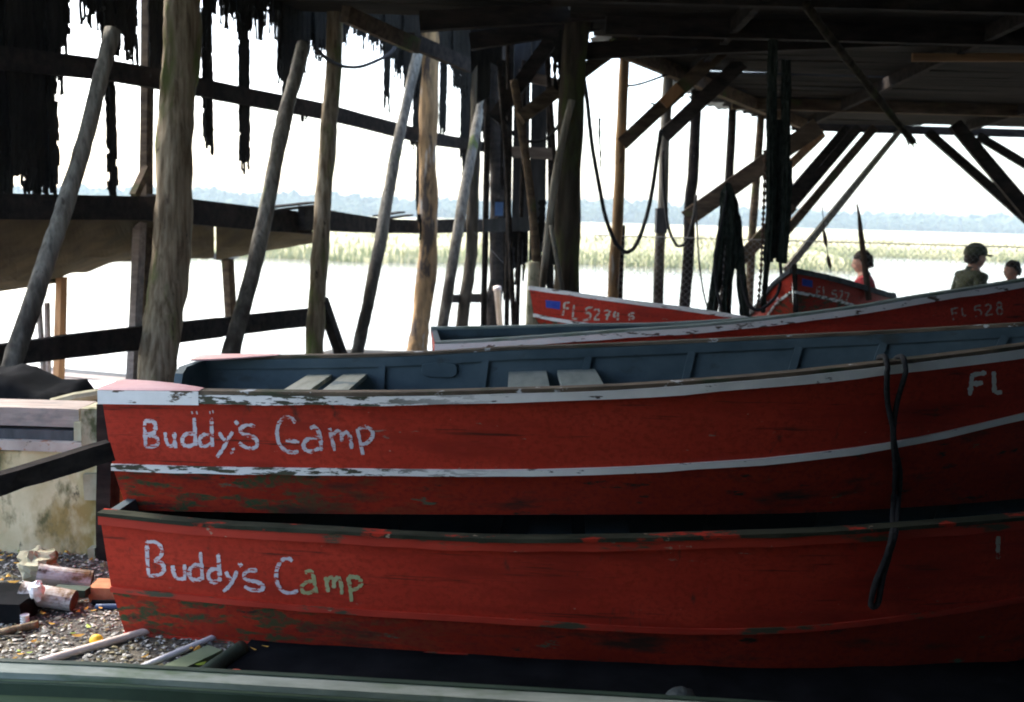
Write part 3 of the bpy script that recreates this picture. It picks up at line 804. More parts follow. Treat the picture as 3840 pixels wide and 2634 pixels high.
rpost([(622, 225), (620.5, 260), (619, 303)], 11.9, 7, M['timber_dark'], 36)
flat('post_sleeve', [(657, 208), (668.5, 208), (667, 233), (656, 233)], 12.02, 0.16, M['timber_grey'])
# the roof edge beam over that row and the braces
sb('edge_beam', (0.95, 10.6, rz(10.6) - 0.09), (4.55, 15.85, rz(15.85) - 0.09), 0.09, 0.15, M['timber'])
def br(name, a, b_, Ya, Yb, wpx, mat, th=0.07, n=3):
    p0, p1 = at(a[0], a[1], Ya), at(b_[0], b_[1], Yb)
    w = wpx * (Ya + Yb) / 2 / FPX
    return sb(name, p0, p1, th, w, mat, side=(0, 1, 0), n=n, jit=0.004)
br('brace', (622, 144), (722, 50), 11.2, 11.0, 13.5, M['timber'])
br('brace', (664, 136), (742, 62), 12.1, 11.6, 14, M['timber_dark'])
br('brace_patch', (663, 104), (680, 87), 11.05, 11.05, 11, M['timber_orange'], th=0.03)
br('brace', (686, 219), (818, 126), 13.4, 13.2, 17, M['timber'])
br('brace', (738, 262), (792, 205), 13.4, 13.4, 13, M['timber'])
br('brace', (786, 199), (846, 128), 13.6, 14.4, 7.5, M['timber_dark'])
br('brace', (762, 240), (858, 128), 13.8, 14.6, 9, M['timber_dark'])
br('brace', (784, 234), (874, 128), 13.5, 14.8, 8, M['timber'])
br('brace', (786, 270), (898, 133), 12.2, 15.4, 5.5, M['pole_grey'])
br('brace', (790, 165), (822, 134), 13.9, 15.0, 8, M['timber_orange'])
br('brace', (928, 132), (1030, 222), 15.4, 14.4, 8.5, M['timber_dark'])
br('brace', (955, 124), (1030, 214), 15.0, 14.2, 13.5, M['timber_dark'])
br('brace', (978, 136), (1035, 170), 15.6, 15.2, 8, M['timber_dark'])
# posts carrying the right-hand end, outside the picture
pole([(8.9, 15.3, 3.1), (8.9, 15.3, 1.5)], 0.16, M['timber_dark'], seed=41, z_to=-1.4)
pole([(10.8, 9.8, 3.4), (10.8, 9.8, 1.5)], 0.16, M['timber_dark'], seed=42, z_to=-0.05)
sb('pine_batten', at(912, 57.5, 10.3), at(1040, 57.5, 10.3), 0.03, 0.078, M['roofwood_new'], side=(0, 1, 0))
# broken pole hanging from the roof
P = [at(806, 4, 8.4), at(811, 13, 8.5), at(840, 50, 9.0), at(870, 88, 9.6), at(900, 126, 10.2), at(913, 142, 10.4)]
bp = pole(P, 0.068, M['pole_dark'], 'broken_hanging_pole', seed=51, jit=0.2)
for k, (dx, dy) in enumerate(((-3, 3), (3, 5), (6, 1))):
    b = MB(); b.tube([at(908 + dx * .4, 136 + dy * .4, 10.35), at(912 + dx, 144 + dy, 10.4)], [0.02, 0.004], 5); b.build('splinter', M['pole'], shed)

# lean-to of sagging sheets outside the left wall, with its posts
lt = empty('lean_to', aw(150, 300, 1.2) * 1.0)
tag(lt, 'sagging brown sheet lean-to on thin posts outside the left shed wall', 'lean-to')
inner = curve([(-60, 206), (0, 212), (60, 214), (155, 216), (205, 219), (257, 226), (306, 232), (330, 233)])
outer = curve([(-60, 300), (15, 288), (56, 279), (83, 272), (131, 260), (187, 263), (221, 259.5), (250, 253), (285, 244), (312, 237)])
def lean_sheet(x0, x1, seed, d_out=1.6, n=16, curl=0.0):
    rows = []
    for i in range(n + 1):
        x = x0 + (x1 - x0) * i / n
        A, B = aw(x, inner(x), 0.42), aw(x, outer(x), d_out)
        r = []
        for j in range(9):
            t = j / 8
            p = A.lerp(B, t)
            p.z += -0.10 * math.sin(math.pi * t) + 0.035 * noise.noise(Vector((x * 0.05, t * 3, seed))) + curl * t ** 4
            r.append(p)
        rows.append(r)
    b = MB(); b.grid(rows, thick=(0, 0, 0.010))
    return b.build('roof_sheet', M['tarp'], lt, smooth=False)
lean_sheet(-60, 62, 1); lean_sheet(58, 134, 2, 1.66); lean_sheet(130, 214, 3, 1.55, curl=0.04); lean_sheet(216, 316, 4, 1.5)
# the loose curled edge
b = MB(); rows = []
for i in range(13):
    t = i / 12; x = 196 + 58 * t
    y_ = 250 + 12 * math.sin(math.pi * t) - 2 * t
    p = aw(x, y_, 1.62); rows.append([p, p + Vector((0.02, 0.05, 0.035 + 0.02 * math.sin(math.pi * t)))])
b.grid(rows, thick=(0, 0, 0.008)); b.build('curled_edge', M['metal'], lt)
def ltpost(pts, off, w, mat, name='post'):
    P = [aw(x, y_, off) for x, y_ in pts]; d = (P[-1] - P[-2]).normalized(); P.append(P[-1] + d * ((-1.3 - P[-1].z) / d.z))
    ww = w * (P[1] - CAM).dot(fwd) / FPX
    b = MB()
    for i in range(len(P) - 1): pass
    b.beam(P[0], P[-1], ww, ww * 0.8, side=WD, n=4, jit=0.004)
    b.build(name, mat, lt)
ltpost([(62, 277), (58.5, 386)], 1.55, 8.5, M['timber_orange'])
ltpost([(140, 219), (133, 378)], 0.55, 10.5, M['timber_lav'])
ltpost([(148, -10), (146, 195)], 0.62, 10.5, M['timber'])
ltpost([(227.5, 259), (231, 320)], 1.45, 10, M['timber'])
ltpost([(39, 300), (43, 368)], 1.3, 4.5, M['timber_lav'])
ltpost([(47, 303), (48, 368)], 1.4, 4.5, M['timber_lav'])
b = MB(); b.beam(aw(147, 168, 0.55), aw(134, 196, 0.55), 0.06, 0.06); b.build('short_brace', M['timber'], lt)
b = MB(); b.tube([aw(0, 288, 1.62), aw(62, 279, 1.62)], 0.03, 8); b.build('edge_pole', M['timber'], lt)

# the side dock outside the wall
dk = empty('side_dock', (W0 + WN * 1.6))
tag(dk, 'weathered plank dock running along outside the left shed wall', 'dock')
for i in range(22):
    s0 = -3.4 + i * 0.215
    a = W0 + WD * s0; z = -0.06 + random.uniform(-.012, .012)
    b = MB(); b.beam(a + WN * 0.66 + WD * 0.1 + Vector((0, 0, z)), a + WN * (2.5 + random.uniform(-.08, .08)) + WD * 0.1 + Vector((0, 0, z)), 0.19, 0.04, side=WD)
    b.build('plank', M['timber_lav'] if i % 3 else M['timber_grey'], dk)
for o_ in (0.8, 2.35):
    b = MB(); b.beam(W0 - WD * 3.5 + WN * o_ + Vector((0, 0, -0.16)), W0 + WD * 1.4 + WN * o_ + Vector((0, 0, -0.16)), 0.08, 0.15); b.build('joist', M['timber_dark'], dk)
    for s0 in (-3, 0, 1.2):
        b = MB(); p = W0 + WD * s0 + WN * (o_ + 0.06); b.tube([p + Vector((0, 0, -0.1)), p + Vector((0, 0, -1.6))], 0.07, 8); b.build('pile', M['timber_dark'], dk)
# landing dock for the people
ld = empty('landing_dock', (6, 12, -0.5))
tag(ld, 'low plank landing behind the boats where the people stand', 'dock')
y = 11.55; k = 0
while y < 13.6:
    b = MB(); b.box((1.8, y, -0.345), (10.5, y + 0.17, -0.30), jit=0.004); b.build('plank', M['timber_lav'] if k % 2 else M['timber_grey'], ld)
    y += 0.185; k += 1
for x in (4.8, 7.4, 10.2):
    b = MB(); b.box((x, 11.55, -0.50), (x + 0.08, 13.6, -0.35)); b.build('joist', M['timber_dark'], ld)
    b = MB(); b.tube([(x + 0.04, 13.3, -0.36), (x + 0.04, 13.3, -1.6)], 0.08, 8); b.build('pile', M['timber_dark'], ld)

# ------------------------------------------------------------------ boats
def solve_z(x, y, cv):
    lo, hi = -1.0, 2.6
    for _ in range(40):
        m = (lo + hi) / 2
        px, py = proj(Vector((x, y, m)))
        if py > cv(px): lo = m
        else: hi = m
    return (lo + hi) / 2

def plan_norm(pts, i, other):
    """outward direction in plan at point i of a side, away from the opposite side"""
    a = pts[max(i - 1, 0)]; c = pts[min(i + 1, len(pts) - 1)]
    t = Vector((c.x - a.x, c.y - a.y, 0)).normalized()
    n = Vector((t.y, -t.x, 0))
    ref = pts[len(pts) // 3] - other[len(pts) // 3]
    if n.dot(Vector((ref.x, ref.y, 0))) < 0: n = -n
    return n

def sweep(b, pts, other, o0, o1, z0, z1, i0=0, i1=None, mi=0, wob=0.0, ends=0.0):
    """a strip along a side: from o0 to o1 outward, z0 to z1 above the line"""
    i1 = len(pts) if i1 is None else i1
    vs = []; fs = []
    idx = list(range(i0, i1))
    for q, i in enumerate(idx):
        n = plan_norm(pts, i, other); p = pts[i]
        w = wob * noise.noise(Vector((p.x * 9, p.y * 9, z0 * 50)))
        for o, z in ((o0, z0), (o1, z0 + w), (o1 + w * .4, z1), (o0, z1)):
            vs.append(p + n * o + Vector((0, 0, z)))
        if q:
            k = 4 * (q - 1)
            for j in range(4): fs.append((k + j, k + (j + 1) % 4, k + 4 + (j + 1) % 4, k + 4 + j))
    m = 4 * (len(idx) - 1)
    fs += [(3, 2, 1, 0), (m, m + 1, m + 2, m + 3)]
    b.add(vs, fs, mi)

def side_stations(O, d, n_near, L, wg, cg, cm, cb, ns=30, flare=(0.95, 0.01, 0.86, 0.02), rake=(0.02, 0.045), bowrake=(0.15, 0.45), heel=0.0):
    """three lines (gunwale, chine strip, bottom) for both sides, stern to bow; heights read off the near side's lines in the picture"""
    out = {k: [] for k in ('ng', 'nm', 'nb', 'fg', 'fm', 'fb')}
    for i in range(ns + 1):
        t = i / ns; s = L * t
        w0 = max(0.012, wg(s))
        for key, c, sv, w in (('g', cg, s, w0), ('m', cm, rake[0] + s * (L - bowrake[0]) / L, max(0.010, w0 * flare[0] - flare[1])),
                              ('b', cb, rake[1] + s * (L - bowrake[1]) / L, max(0.008, w0 * flare[2] - flare[3]))):
            ctr = O + d * sv
            pn = ctr + n_near * w; pf = ctr - n_near * w
            z = solve_z(pn.x, pn.y, c)
            out['n' + key].append(Vector((pn.x, pn.y, z)))
            out['f' + key].append(Vector((pf.x, pf.y, z + (heel(t) if callable(heel) else heel) * 2 * w)))
    return out

def build_boat(name, label, S, mats, thwarts=(), ribs=(), group=None, knees=0.0, cutout=0.0, rub=(0.0, 0.026, 0.036), strip=(0.014, 0.026), lip=0, floor_up=0.05, cat='rowboat', cap_th=0.012, knee_mat=None):
    n = len(S['ng'])
    base = (S['nb'][0] + S['fb'][0]) / 2
    e = empty(name, (base.x, base.y, min(S['nb'][0].z, S['fb'][0].z)))
    tag(e, label, cat, group)
    hulls = {}
    for a, o in (('n', 'f'), ('f', 'n')):
        g, mid, bot = S[a + 'g'], S[a + 'm'], S[a + 'b']; og, om, ob = S[o + 'g'], S[o + 'm'], S[o + 'b']
        b = MB()
        b.grid([[g[i].lerp(mid[i], t) for t in (0, .25, .5, .75, 1)] for i in range(n)])
        b.build('upper_strake', mats['red'], e, smooth=True)
        if a == 'n': hulls['up'] = (list(b.v), list(b.f))
        b = MB()
        b.grid([[mid[i].lerp(bot[i], t) for t in (0, .33, .66, 1)] for i in range(n)])
        b.build('lower_strake', mats['low'], e, smooth=True)
        # gunwale: bare cap, painted rub rail under it, inwale inside
        b = MB(); sweep(b, g, og, -0.035, 0.020, -0.002, cap_th, wob=0.004); b.build('gunwale_cap', mats['cap'], e)
        b = MB(); sweep(b, g, og, 0.001, rub[1], -rub[2], -0.003, wob=0.006); rr = b.build('rub_rail', mats['rail'], e)
        b = MB(); sweep(b, g, og, -0.040, -0.020, -0.050, -0.004, i1=n - 3); b.build('inwale', mats['inner'], e)
        b = MB(); sweep(b, mid, om, 0.001, strip[0], -strip[1] / 2, strip[1] / 2, wob=0.004); b.build('chine_strip', mats['strip'], e)
        # lining
        rows = []
        for i in range(n - 1):
            nn = plan_norm(g, i, og); r = []
            for t in (0, .3, .6, .85, 1.0):
                q = g[i].lerp(mid[i], t / 0.6) if t <= 0.6 else mid[i].lerp(bot[i], (t - 0.6) / 0.4)
                q = q - nn * 0.020
                if t == 1.0: q.z += 0.01
                if t == 0: q.z -= 0.006
                r.append(q)
            rows.append(r)
        b = MB(); b.grid(rows); b.build('lining', mats['inner'], e, smooth=True)
        for rs in ribs:
            i = min(n - 3, max(1, int(rs * (n - 1)))); nn = plan_norm(g, i, og)
            p0 = g[i] - nn * 0.032 + Vector((0, 0, -0.045)); p1 = mid[i] - nn * 0.034
            p2 = bot[i] - nn * 0.05 + Vector((0, 0, 0.03))
            tg = Vector((-nn.y, nn.x, 0))
            b = MB(); b.beam(p0, p1, 0.034, 0.026, side=tg); b.beam(p1, p2, 0.034, 0.026, side=tg); b.build('rib', mats['inner'], e)
        if knees:
            m = max(2, int(knees * (n - 1))); kb = MB(); vs = []; fs = []
            for q in range(m + 1):
                nn = plan_norm(g, q, og); wd = 0.15 * (1 - (q / m) ** 1.6) + 0.03
                tz = 0.012
                tq = 1 - 0.55 * (q / m) ** 2; vs += [g[q] + nn * (0.019 + 0.009 * tq) + Vector((0, 0, 0.0124)), g[q] + nn * 0.012 + Vector((0, 0, 0.0124 + 0.007 * tq)), g[q] - nn * wd + Vector((0, 0, 0.0124 + 0.007 * tq)), g[q] - nn * wd + Vector((0, 0, 0.0124))]
                if q:
                    k = 4 * (q - 1)
                    for j in range(4): fs.append((k + j, k + (j + 1) % 4, k + 4 + (j + 1) % 4, k + 4 + j))
            fs += [(3, 2, 1, 0), (4*m, 4*m+1, 4*m+2, 4*m+3)]
            kb.add(vs, fs); kb.build('stern_knee', knee_mat or M['pink'], e)
            b = MB(); sweep(b, g, og, rub[1] + 0.0015, rub[1] + 0.003, -0.040, 0.011, i1=m + 1); b.build('knee_face', mats.get('knee_face', mats['rail']), e)
    # bottom and floor
    b = MB(); b.grid([[S['nb'][i].lerp(S['fb'][i], t) - Vector((0, 0, 0.012 * math.sin(math.pi * t))) for t in (0, .5, 1)] for i in range(n)]); b.build('bottom', mats['low'], e)
    b = MB(); rows = []
    for i in range(1, n - 2):
        a, c = S['nb'][i], S['fb'][i]; d = (c - a).normalized()
        rows.append([a + d * 0.03 + Vector((0, 0, floor_up)), c - d * 0.03 + Vector((0, 0, floor_up))])
    b.grid(rows); b.build('floor', mats['inner'], e)
    # transom with a motor cutout, painted inside like the lining
    ng, nm, nb, fg, fm, fb = (S[k][0] for k in ('ng', 'nm', 'nb', 'fg', 'fm', 'fb'))
    prof = [ng]
    if cutout:
        for t, dz in ((0.26, 0.004), (0.31, -0.02), (0.33, -cutout * 0.7), (0.37, -cutout), (0.63, -cutout), (0.67, -cutout * 0.7), (0.69, -0.02), (0.74, 0.004)):
            prof.append(ng.lerp(fg, t) + Vector((0, 0, dz)))
    prof += [fg, fm, fb, nb, nm]
    ctr_ = (ng + fg + nb + fb) / 4
    prof = [p + (ctr_ - p).normalized() * 0.012 if True else p for p in prof]
    fw = (S['ng'][1] - S['ng'][0]).normalized()
    ax = Vector((fw.x, fw.y, 0)).normalized()
    A = [p + ax * 0.002 for p in prof]; B = [p + ax * 0.038 for p in prof]; m = len(prof)
    b = MB(); b.add(A, [tuple(range(m))]); b.build('transom', mats['red'], e)
    b = MB(); b.add(B, [tuple(range(m))]); b.add([p for p in A] + [p for p in B], [(i, (i + 1) % m, m + (i + 1) % m, m + i) for i in range(m)]); b.build('transom_inside', mats.get('transom_in', mats['inner']), e)
    # seats: (start, end along the boat as distances from the stern, height below gunwale, boards, material)
    for (f0, f1, dz, nbd, mt) in thwarts:
        for q in range(nbd):
            a0 = f0 + (f1 - f0) * q / nbd + 0.006; a1 = f0 + (f1 - f0) * (q + 1) / nbd - 0.006
            vs = []
            for ff in (a0, a1):
                i = ff * (n - 1); i0 = int(i); t = i - i0
                gn, gf = S['ng'][i0].lerp(S['ng'][i0 + 1], t), S['fg'][i0].lerp(S['fg'][i0 + 1], t)
                dd = (gf - gn).normalized()
                vs.append((gn + dd * 0.045, gf - dd * 0.045))
            lo = [vs[0][0], vs[1][0], vs[1][1], vs[0][1]]
            lo = [p + Vector((0, 0, -dz)) for p in lo]; hi = [p + Vector((0, 0, 0.022)) for p in lo]
            b = MB(); b.add(lo + hi, [(3,2,1,0),(4,5,6,7),(0,1,5,4),(1,2,6,5),(2,3,7,6),(3,0,4,7)]); b.build('seat_board', mt, e)
    if lip:
        b = MB(); sweep(b, S['nb'], S['fb'], -0.05, 0.010, -0.020, 0.003, i0=0, i1=lip); b.build('bottom_runner', mats['strip'], e)
    return e, hulls

def paint_strokes(boat, hull, strokes, cx, cy, mat, width_px=3.6, name='painted_letter', lift=0.0016, jag=0.30, ztop=0):
    """brush strokes laid on the planking where the picture shows them; one mesh for each letter"""
    bvh = BVHTree.FromPolygons(hull[0], hull[1])
    for li, letter in enumerate(strokes):
        b = MB()
        for si, st in enumerate(letter):
            pts = [Vector((cx(x), cy(y_), 0)) for x, y_ in st]
            path = smooth_path(pts, 5) if len(pts) > 2 else [pts[0].lerp(pts[1], k / 5) for k in range(6)]
            L, Rr = [], []
            for k, p in enumerate(path):
                t = (path[min(k + 1, len(path) - 1)] - path[max(k - 1, 0)])
                if t.length < 1e-6: continue
                t.normalize(); sd = Vector((-t.y, t.x, 0))
                w = width_px / 2 * (1 + jag * noise.noise(Vector((p.x * 1.1, p.y * 1.1, li + si))) * 2)
                if k in (0, len(path) - 1): w *= 0.75
                for sgn, lst in ((-1, L), (1, Rr)):
                    ww = w * (1 + jag * noise.noise(Vector((p.x * 2.3 + sgn * 9, p.y * 2.3, si))))
                    q = p + sd * sgn * ww
                    d = ray(q.x, q.y).normalized()
                    loc, nor, idx, dist = bvh.ray_cast(CAM, d)
                    if loc is None:
                        lst.append(None); continue
                    if nor.dot(d) > 0: nor = -nor
                    lst.append(loc + nor * (lift + 0.0004 * si))
            seg = [(a, c) for a, c in zip(L, Rr) if a is not None and c is not None]
            if len(seg) > 1:
                vs = []; 
                for a, c in seg: vs += [a, c]
                b.add(vs, [(2*i, 2*i+1, 2*i+3, 2*i+2) for i in range(len(seg) - 1)])
        if b.f: b.build(name, mat if not isinstance(mat, (list, tuple)) else mat[li], boat)

def arc(cx, cy, rx, ry, a0, a1, n=8):
    return [(cx + rx * math.cos(math.radians(a0 + (a1 - a0) * i / n)), cy + ry * math.sin(math.radians(a0 + (a1 - a0) * i / n))) for i in range(n + 1)]

MA = dict(red=M['red'], low=M['red_low'], cap=M['capwood'], rail=M['white_stern'], strip=M['white_stern'], inner=M['slate'], knee_face=M['white'], transom_in=M['slate'])
MBt = dict(red=M['red'], low=M['red_low'], cap=M['capgreen'], rail=M['capred'], strip=M['capred'], inner=M['slate'], knee_face=M['capred'])

# -- upper front boat
cgA = curve([(101, 392), (190, 393), (313, 394.5), (410, 394.5), (505, 392), (614, 388.5), (773, 376.5), (889, 364), (1003, 350), (1150, 329), (1330, 300)])
cmA = curve([(108, 466.5), (210, 469.5), (313, 471), (505, 472.5), (614, 470), (720, 464), (773, 460), (890, 445), (1001, 421), (1150, 382), (1330, 330)])
cbA = curve([(113, 510), (313, 513.7), (505, 514.7), (614, 514.5), (773, 513.7), (890, 508.5), (1001, 500.5), (1150, 484), (1330, 450)])
YC = 4.22
xsA = at(101, 392, YC - 0.585).x
wA = curve([(0, .585), (1.0, .64), (1.8, .655), (2.6, .62), (3.4, .47), (4.0, .28), (4.55, 0.0)])
SA = side_stations(Vector((xsA, YC, 0)), Vector((1, 0, 0)), Vector((0, -1, 0)), 4.55, wA, cgA, cmA, cbA, ns=36, heel=curve([(0, -0.034), (0.18, -0.026), (0.36, -0.010), (0.55, -0.022), (0.80, -0.045), (1.0, -0.05)]))
boatA, hullA = build_boat('red_rowboat', 'topmost red rowboat of the front stack, with white rails and a slate grey inside', SA, MA,
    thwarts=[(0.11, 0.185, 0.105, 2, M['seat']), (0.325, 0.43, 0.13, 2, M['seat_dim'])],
    ribs=(0.205, 0.315, 0.425, 0.53, 0.64, 0.74, 0.84), knees=0.09, cutout=0.10)
# oblong pad on the far lining
i = int(0.265 * 36); nn = Vector((0, -1, 0))
b = MB(); ring = [arc(0, 0, 1, 1, 0, 360, 20)][0][:-1]
pc = SA['fg'][i] + Vector((0.03, -0.024, -0.075))
b.add([pc + Vector((0.085 * (abs(x) ** 0.5) * (1 if x > 0 else -1), -0.022, 0.036 * (abs(z) ** 0.6) * (1 if z > 0 else -1))) for x, z in ring]
      + [pc + Vector((0.095 * (abs(x) ** 0.5) * (1 if x > 0 else -1), 0, 0.044 * (abs(z) ** 0.6) * (1 if z > 0 else -1))) for x, z in ring],
      [tuple(range(20))] + [(k, (k + 1) % 20, 20 + (k + 1) % 20, 20 + k) for k in range(20)])
b.build('oblong_pad', M['slate'], boatA)

zx = lambda x: 106.7 + x / 4.845
zy = lambda y_: 373.3 + y_ / 4.845
T1 = [
 [[(183,230),(187,290),(190,355)], [(183,230),(225,232),(238,255),(230,285),(192,298)], [(192,298),(235,305),(252,330),(235,352),(190,355)]],
 [[(283,285),(288,320),(298,345),(318,350),(330,330)], [(328,285),(331,330),(336,362)]],
 [[(424,215),(428,280),(432,350)], [(428,295),(395,290),(370,310),(370,340),(395,352),(430,340)]],
 [[(508,215),(510,280),(512,355)], [(510,295),(475,295),(452,315),(455,345),(480,352),(512,335)]],
 [[(545,285),(560,310),(575,325)], [(612,280),(590,320),(560,370),(535,405)]],
 [[(622,230),(637,247)]],
 [[(720,255),(680,250),(648,268),(655,290),(695,302),(725,320),(728,350),(700,364),(662,352),(642,335)]],
 [[(915,240),(895,217),(860,215),(834,245),(826,290),(836,340),(865,372),(898,382),(930,378)], [(868,324),(900,328),(934,331)]],
 [[(985,264),(1010,260),(1028,285),(1038,330),(1040,375)], [(1035,312),(990,312),(956,335),(960,365),(990,378),(1032,362)]],
 [[(1080,265),(1090,310),(1105,375)], [(1088,305),(1115,280),(1136,290),(1140,330)], [(1138,305),(1160,284),(1180,310),(1188,365)]],
 [[(1215,268),(1228,330),(1242,395)], [(1218,268),(1262,260),(1288,285),(1283,315),(1258,338),(1228,345)]],
 [[(411,191),(418,189)], ], [[(434,191),(441,189)]], [[(498,190),(504,189)]], [[(512,186),(519,184)]], [[(612,362),(616,372)]], [[(604,378),(609,388)]],
]
paint_strokes(boatA, hullA['up'], T1, zx, zy, M['letter'])
fx = lambda x: 720 + x / 4.48
fy = lambda y_: 346.7 + y_ / 4.48
FL = [[[(1130,120),(1124,170),(1118,218)], [(1128,125),(1192,116)], [(1126,167),(1176,160)]], [[(1225,110),(1227,160),(1228,205)], [(1228,205),(1262,203)]]]
paint_strokes(boatA, hullA['up'], FL, fx, fy, M['white'], width_px=4.4)

# -- lower front boat
cgB = curve([(108, 515), (210, 525.5), (313, 531), (410, 537), (505, 540.5), (614, 540), (720, 537), (831, 533), (943, 525), (1001, 520.5), (1150, 505), (1330, 480)])
cmB = curve([(116, 589), (210, 599), (313, 608.5), (505, 620.5), (620, 628), (720, 631), (831, 626), (1000, 603), (1150, 575), (1330, 530)])
cbB = curve([(121, 632), (210, 639), (313, 646), (455, 653.5), (600, 662.5), (720, 672), (831, 676), (943, 676), (1000, 672), (1150, 655), (1330, 610)])
aB = R(-2.9)
dB = Vector((math.cos(aB), math.sin(aB), 0)); nB = Vector((dB.y, -dB.x, 0))
YB = 4.10
wB = curve([(0, .60), (1.0, .66), (1.8, .68), (2.6, .645), (3.4, .50), (4.0, .30), (4.6, 0.0)])
xsB = at(108, 515, YB - 0.60).x
SB = side_stations(Vector((xsB, YB, 0)), dB, nB, 4.6, wB, cgB, cmB, cbB, ns=36, flare=(0.96, 0.01, 0.90, 0.02), bowrake=(0.12, 0.32))
boatB, hullB = build_boat('red_rowboat', 'bottom red rowboat of the front stack, red rails and half greened lettering, lying on pipes', SB, MBt,
    thwarts=[(0.33, 0.43, 0.16, 2, M['slate'])], ribs=(0.2, 0.31, 0.42, 0.53, 0.64, 0.75, 0.84), lip=12, rub=(0.0, 0.013, 0.036), strip=(0.010, 0.020))
T2 = [
 [[(195,815),(198,900),(205,980)], [(195,815),(240,818),(268,850),(262,885),(232,908)], [(232,908),(270,920),(278,955),(255,975),(205,980)]],
 [[(320,930),(325,965),(340,990),(375,995)], [(378,925),(380,1002)]],
 [[(455,865),(460,930),(465,1000)], [(460,930),(425,930),(402,955),(408,990),(435,1002),(463,990)]],
 [[(540,872),(545,930),(550,1005)], [(545,948),(510,950),(492,975),(505,1005),(530,1010),(550,998)]],
 [[(578,960),(590,985),(605,1000)], [(632,955),(615,1000),(590,1035),(565,1055)]],
 [[(640,915),(655,934)]],
 [[(730,955),(690,955),(665,975),(680,1000),(730,1010),(758,1030),(745,1050),(700,1048),(668,1030)]],
 [[(900,910),(880,895),(850,905),(828,940),(822,985),(835,1035),(865,1060),(900,1062),(928,1052)]],
 [[(960,965),(985,956),(1000,975),(1008,1020),(1018,1065)], [(1005,1005),(970,1010),(945,1035),(955,1060),(985,1062),(1010,1045)]],
 [[(1060,985),(1068,1030),(1075,1060)], [(1068,1008),(1085,986),(1100,1000),(1102,1040)], [(1102,1008),(1120,988),(1135,1010),(1140,1070)]],
 [[(1170,985),(1180,1040),(1187,1105)], [(1170,986),(1210,986),(1232,1005),(1228,1030),(1205,1045),(1180,1050)]],
]
paint_strokes(boatB, hullB['up'], T2, zx, zy, [M['letter']] * 8 + [M['letter_green']] * 3, width_px=3.9)
paint_strokes(boatB, hullB['up'], [[[(1246,848),(1244,900),(1243,950)]]], fx, fy, M['letter_old'], width_px=4)

# -- boat behind the stack
cgC = curve([(425, 344), (480, 341.5), (547, 337), (614, 332), (720, 324.5), (855, 308), (905, 299.5), (1003, 284), (1150, 258), (1300, 230)])
off = lambda c, k: (lambda x: c(x) + k)
aC = R(6); dC = Vector((math.cos(aC), math.sin(aC), 0)); nC = Vector((dC.y, -dC.x, 0))
wC = curve([(0, .50), (1.0, .56), (1.8, .57), (2.6, .53), (3.4, .40), (4.0, .24), (4.5, 0.0)])
OC = Vector((at(425, 344, 5.4).x, 5.9, 0))
SC = side_stations(OC, dC, nC, 4.5, wC, cgC, off(cgC, 47), off(cgC, 74), ns=30, heel=lambda t: -0.03 - 0.22 * t)
boatC, hullC = build_boat('red_rowboat', 'red rowboat right behind the front stack, white rail, faded number near its bow', SC, dict(MA, cap=M['green_cap'], rail=M['white'], strip=M['white']),
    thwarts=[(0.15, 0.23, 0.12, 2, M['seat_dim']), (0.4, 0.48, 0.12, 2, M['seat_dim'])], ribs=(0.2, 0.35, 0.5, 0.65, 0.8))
gx = lambda x: 720 + x / 7.03
gy = lambda y_: 173.3 + y_ / 7.03
N1 = [[[(1625,950),(1632,990),(1640,1032)], [(1625,952),(1672,944)], [(1630,986),(1664,980)]], [[(1700,945),(1706,1002)], [(1706,1002),(1728,998)]],
      [[(1832,928),(1792,935)], [(1792,935),(1790,960),(1820,958),(1836,982),(1822,1002),(1794,1006)]],
      [[(1862,932),(1888,920),(1904,942),(1880,975),(1864,998)], [(1864,998),(1916,990)]],
      [arc(1962, 925, 16, 18, 0, 360), arc(1964, 968, 20, 24, 0, 360)]]
paint_strokes(boatC, hullC['up'], N1, gx, gy, M['letter_old'], width_px=1.7)

# -- boat with its bow at the shed's middle posts
cgD = curve([(529, 287), (580, 294.5), (627, 301), (705, 311), (780, 324), (900, 347), (1100, 390)])
cmD = curve([(529, 314), (563, 321), (700, 340), (900, 377)])
cbD = curve([(529, 336), (600, 352), (700, 368), (900, 404)])
bowD = Vector((at(529.5, 287, 7.3).x, 7.3, 0)); sternD = bowD + Vector((math.cos(R(8)), math.sin(R(8)), 0)) * 4.0
dD = (bowD - sternD).normalized(); nD = Vector((-dD.y, dD.x, 0))
if nD.y > 0: nD = -nD
wD = curve([(0, .50), (1.0, .56), (2.0, .56), (2.8, .46), (3.4, .28), (4.0, 0.0)])
SD = side_stations(sternD, dD, nD, 4.0, wD, cgD, cmD, cbD, ns=30, bowrake=(0.06, 0.20), heel=-0.15)
boatD, hullD = build_boat('red_rowboat', 'red rowboat with blue sticker and pale number, bow pointing left beside the middle post', SD, dict(MA, cap=M['white'], rail=M['white'], strip=M['white']), rub=(0, 0.018, 0.018), cap_th=0.008,
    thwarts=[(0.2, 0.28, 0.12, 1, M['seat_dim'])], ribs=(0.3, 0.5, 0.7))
hx = lambda x: 480 + x / 7.47
hy = lambda y_: 186.7 + y_ / 7.47
